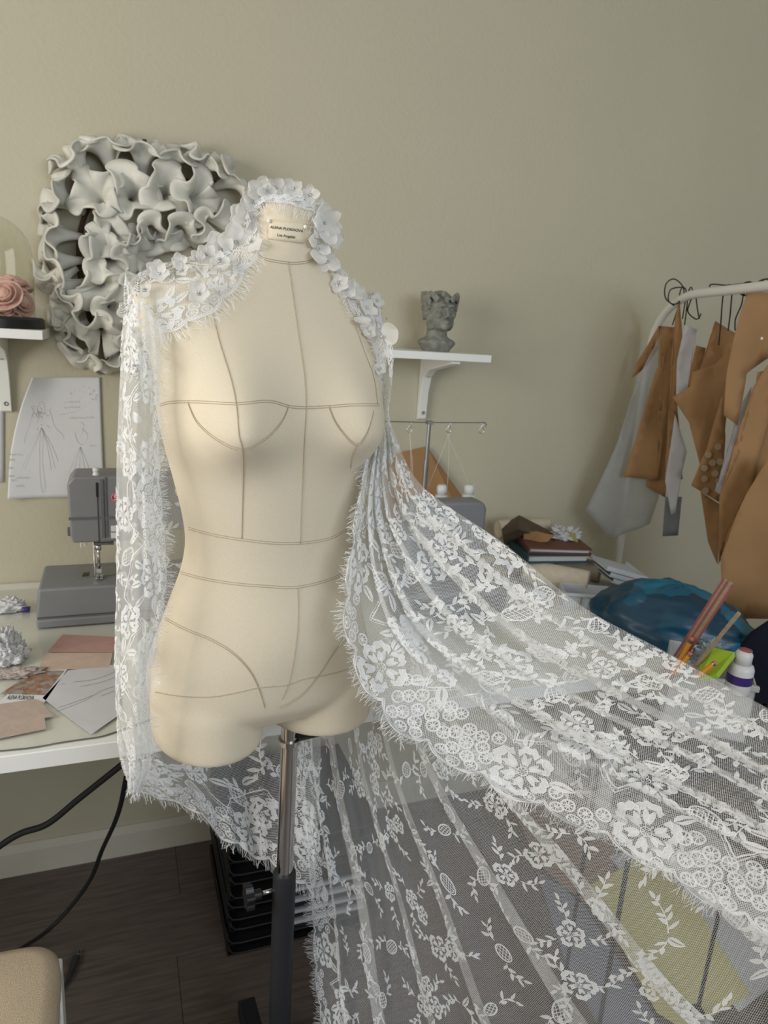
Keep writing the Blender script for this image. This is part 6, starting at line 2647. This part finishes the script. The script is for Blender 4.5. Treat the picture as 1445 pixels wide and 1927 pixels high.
for (x, y, s) in ((1313, 673, 0.225), (1303, 811, 0.29), (1433, 637, 0.41)):
    b = MB()
    b.ball(on_rack(x, y, s), 0.0035)
    tag(b.build('pin_head', M['pearl'], None, smooth=True), 'round white pin head stuck in a kraft pattern', 'pin', 'pins in the kraft patterns')

# ================================================================== under the table
trx, try_ = PZ(428, 1800, 0)[:2]
M['traypl'] = mat('black_tray_plastic', (0.010, 0.010, 0.011), 0.5, var=0.2)
TW, TD, TH = 0.33, 0.30, 0.030
proto = None
for k in range(10):
    z0 = k * TH
    off = (random.Random(k).uniform(-0.004, 0.004), random.Random(k + 50).uniform(-0.004, 0.004))
    lab = 'black plastic letter tray in the stack on the floor under the table'
    t = thing('letter_tray', lab, 'tray', (trx + TW / 2 + off[0], try_ + TD / 2 + off[1], z0), 'stacked black letter trays')
    if proto is None:
        ps = []
        x0, x1, y0, y1 = trx, trx + TW, try_, try_ + TD
        t.location = (trx + TW / 2, try_ + TD / 2, z0)
        LOC[t.name] = Vector(t.location)
        b = MB()
        b.box(((x0 + x1) / 2, (y0 + y1) / 2, 0.0015), (TW, TD, 0.003))
        ps.append(b.build('floor_panel', M['traypl'], t))
        for xx in (x0 + 0.002, x1 - 0.002):
            b = MB()
            b.box((xx, (y0 + y1) / 2, 0.013), (0.004, TD, 0.024))
            ps.append(b.build('side_rail', M['traypl'], t, bevel=0.0012))
        b = MB()
        b.box(((x0 + x1) / 2, y1 - 0.002, 0.012), (TW, 0.004, 0.022))
        ps.append(b.build('back_panel', M['traypl'], t))
        b = MB()
        b.tube([(x0 + 0.003, y0 + 0.02, 0.027), (x0 + 0.003, y0 + 0.006, 0.024), (x0 + 0.004, y0, 0.016), (x0 + 0.012, y0 - 0.002, 0.007), (x0 + 0.03, y0 - 0.003, 0.0045), (x1 - 0.03, y0 - 0.003, 0.0045), (x1 - 0.012, y0 - 0.002, 0.007), (x1 - 0.004, y0, 0.016), (x1 - 0.003, y0 + 0.006, 0.024), (x1 - 0.003, y0 + 0.02, 0.027)], 0.0024, 8)
        ps.append(b.build('front_lip', M['traypl'], t, smooth=True))
        proto = (t, ps)
    else:
        for q in proto[1]:
            c2 = q.copy()
            C.objects.link(c2)
            c2.parent = t
            c2.matrix_parent_inverse = Matrix.Identity(4)
            c2.location = (0, 0, 0)
for k in (1, 2, 3, 4):
    b = MB()
    b.box((trx + 0.225, try_ + 0.145, k * TH + 0.0075), (0.19, 0.27, 0.008))
    tag(b.build('paper_stack', M['wp'], None), 'sheaf of white paper lying in a black letter tray', 'paper', 'paper in the letter trays')

# cables
M['cable'] = mat('black_cable', (0.008, 0.008, 0.009), 0.7, var=0.2)
b = MB()
cpts = [P(262, 1412, 1.05), P(228, 1440, 1.05), P(150, 1502, 1.08), P(90, 1550, 1.10), P(40, 1568, 1.12), P(0, 1592, 1.13), P(-60, 1640, 1.15)]
b.tube(spline(cpts, 60), 0.0052, 8)
tag(b.build('power_cable', M['cable'], None, smooth=True), 'thick black cable running diagonally under the table', 'cable')
b = MB()
cpts = [P(250, 1425, 1.12), P(240, 1450, 1.12), P(228, 1510, 1.14), P(215, 1550, 1.18), P(192, 1600, 1.25), P(170, 1655, 1.29), P(130, 1710, 1.30), P(85, 1755, 1.30), PZ(40, 1785, 0.006), PZ(0, 1815, 0.006), PZ(-60, 1840, 0.006)]
b.tube(spline(cpts, 80), 0.0042, 8)
tag(b.build('power_cable', M['cable'], None, smooth=True), 'thin black cable looping from the table down to the floor', 'cable')
M['dgrey'] = mat('dark_grey_rubber', (0.035, 0.033, 0.032), 0.6, var=0.2)
plug = thing('cable_plug', 'dark grey barrel plug with a cable lying on the floor near the chair', 'plug', tuple(PZ(137, 1815, 0)))
pc0 = [PZ(x, y, 0.006) for x, y in ((96, 1880), (110, 1868), (122, 1855), (130, 1838))]
b = MB()
b.tube(spline(pc0, 24), 0.003, 8)
b.build('cord', M['dgrey'], plug, smooth=True)
pa, pb = PZ(128, 1843, 0.008), PZ(146, 1795, 0.008)
d = (pb - pa)
L = np.linalg.norm(d)
prof = []
for k in range(9):
    prof += [(0.0042 + 0.0012 * (k % 2) + 0.0002 * k, L * 0.5 * k / 9)]
prof += [(0.0075, L * 0.52), (0.0078, L * 0.86), (0.006, L * 0.88), (0.006, L * 0.9)]
b = MB()
b.lathe(prof, pa, 16, axis=d / L)
b.build('plug_body', M['dgrey'], plug, smooth=True).data.set_sharp_from_angle(angle=0.8)
b = MB()
b.lathe([(0.0028, L * 0.9), (0.0028, L * 1.16), (0.0022, L * 1.18)], pa, 14, axis=d / L)
b.build('plug_tip', M['steel'], plug, smooth=True)

# ---------------------------------------------------------------- chair at the lower left
M['weave'] = mat('beige_weave', (0.55, 0.44, 0.31), 0.9, var=0.22, vscale=500, bump=0.5, bscale=700)
SZ2 = 0.50
cr0 = PZ(104, 1762, SZ2)
ch2 = thing('dining_chair', 'white chair with a beige woven seat pad at the lower left', 'chair', (cr0[0] - 0.2, cr0[1] - 0.2, 0))
rows_ = []
cxx, cyy = cr0[0] - 0.205, cr0[1] - 0.205
for (dz, sc_) in ((-0.062, 0.93), (-0.055, 0.975), (-0.035, 1.0), (-0.018, 0.995), (-0.006, 0.965), (0.0, 0.90), (0.004, 0.6), (0.005, 0.25)):
    rows_.append([np.array([cxx, cyy, SZ2 + dz]) + np.array([0.215 * sc_ * math.copysign(abs(math.cos(q)) ** 0.18, math.cos(q)), 0.212 * sc_ * math.copysign(abs(math.sin(q)) ** 0.18, math.sin(q)), 0]) for q in np.linspace(0, 2 * math.pi, 97)])
b = MB()
b.grid(np.array(rows_))
b.f.append(tuple(range(95, -1, -1)))
b.f.append(tuple(7 * 97 + k for k in range(96)))
b.build('seat_pad', M['weave'], ch2, smooth=True)
b = MB()
for s_, sz in (((0, 0.198, -0.085), (0.40, 0.022, 0.05)), ((0, -0.185, -0.085), (0.40, 0.022, 0.05)), ((0.198, 0, -0.085), (0.022, 0.40, 0.05)), ((-0.185, 0, -0.085), (0.022, 0.40, 0.05))):
    b.box(np.array([cxx, cyy, SZ2]) + np.array(s_), sz)
b.build('seat_frame', M['white'], ch2, bevel=0.002)
for sx in (-1, 1):
    for sy in (-1, 1):
        b = MB()
        b.box((cxx + sx * 0.194, cyy + sy * 0.194, (SZ2 - 0.045) / 2), (0.036, 0.036, SZ2 - 0.045))
        b.build('leg', M['white'], ch2, bevel=0.003)
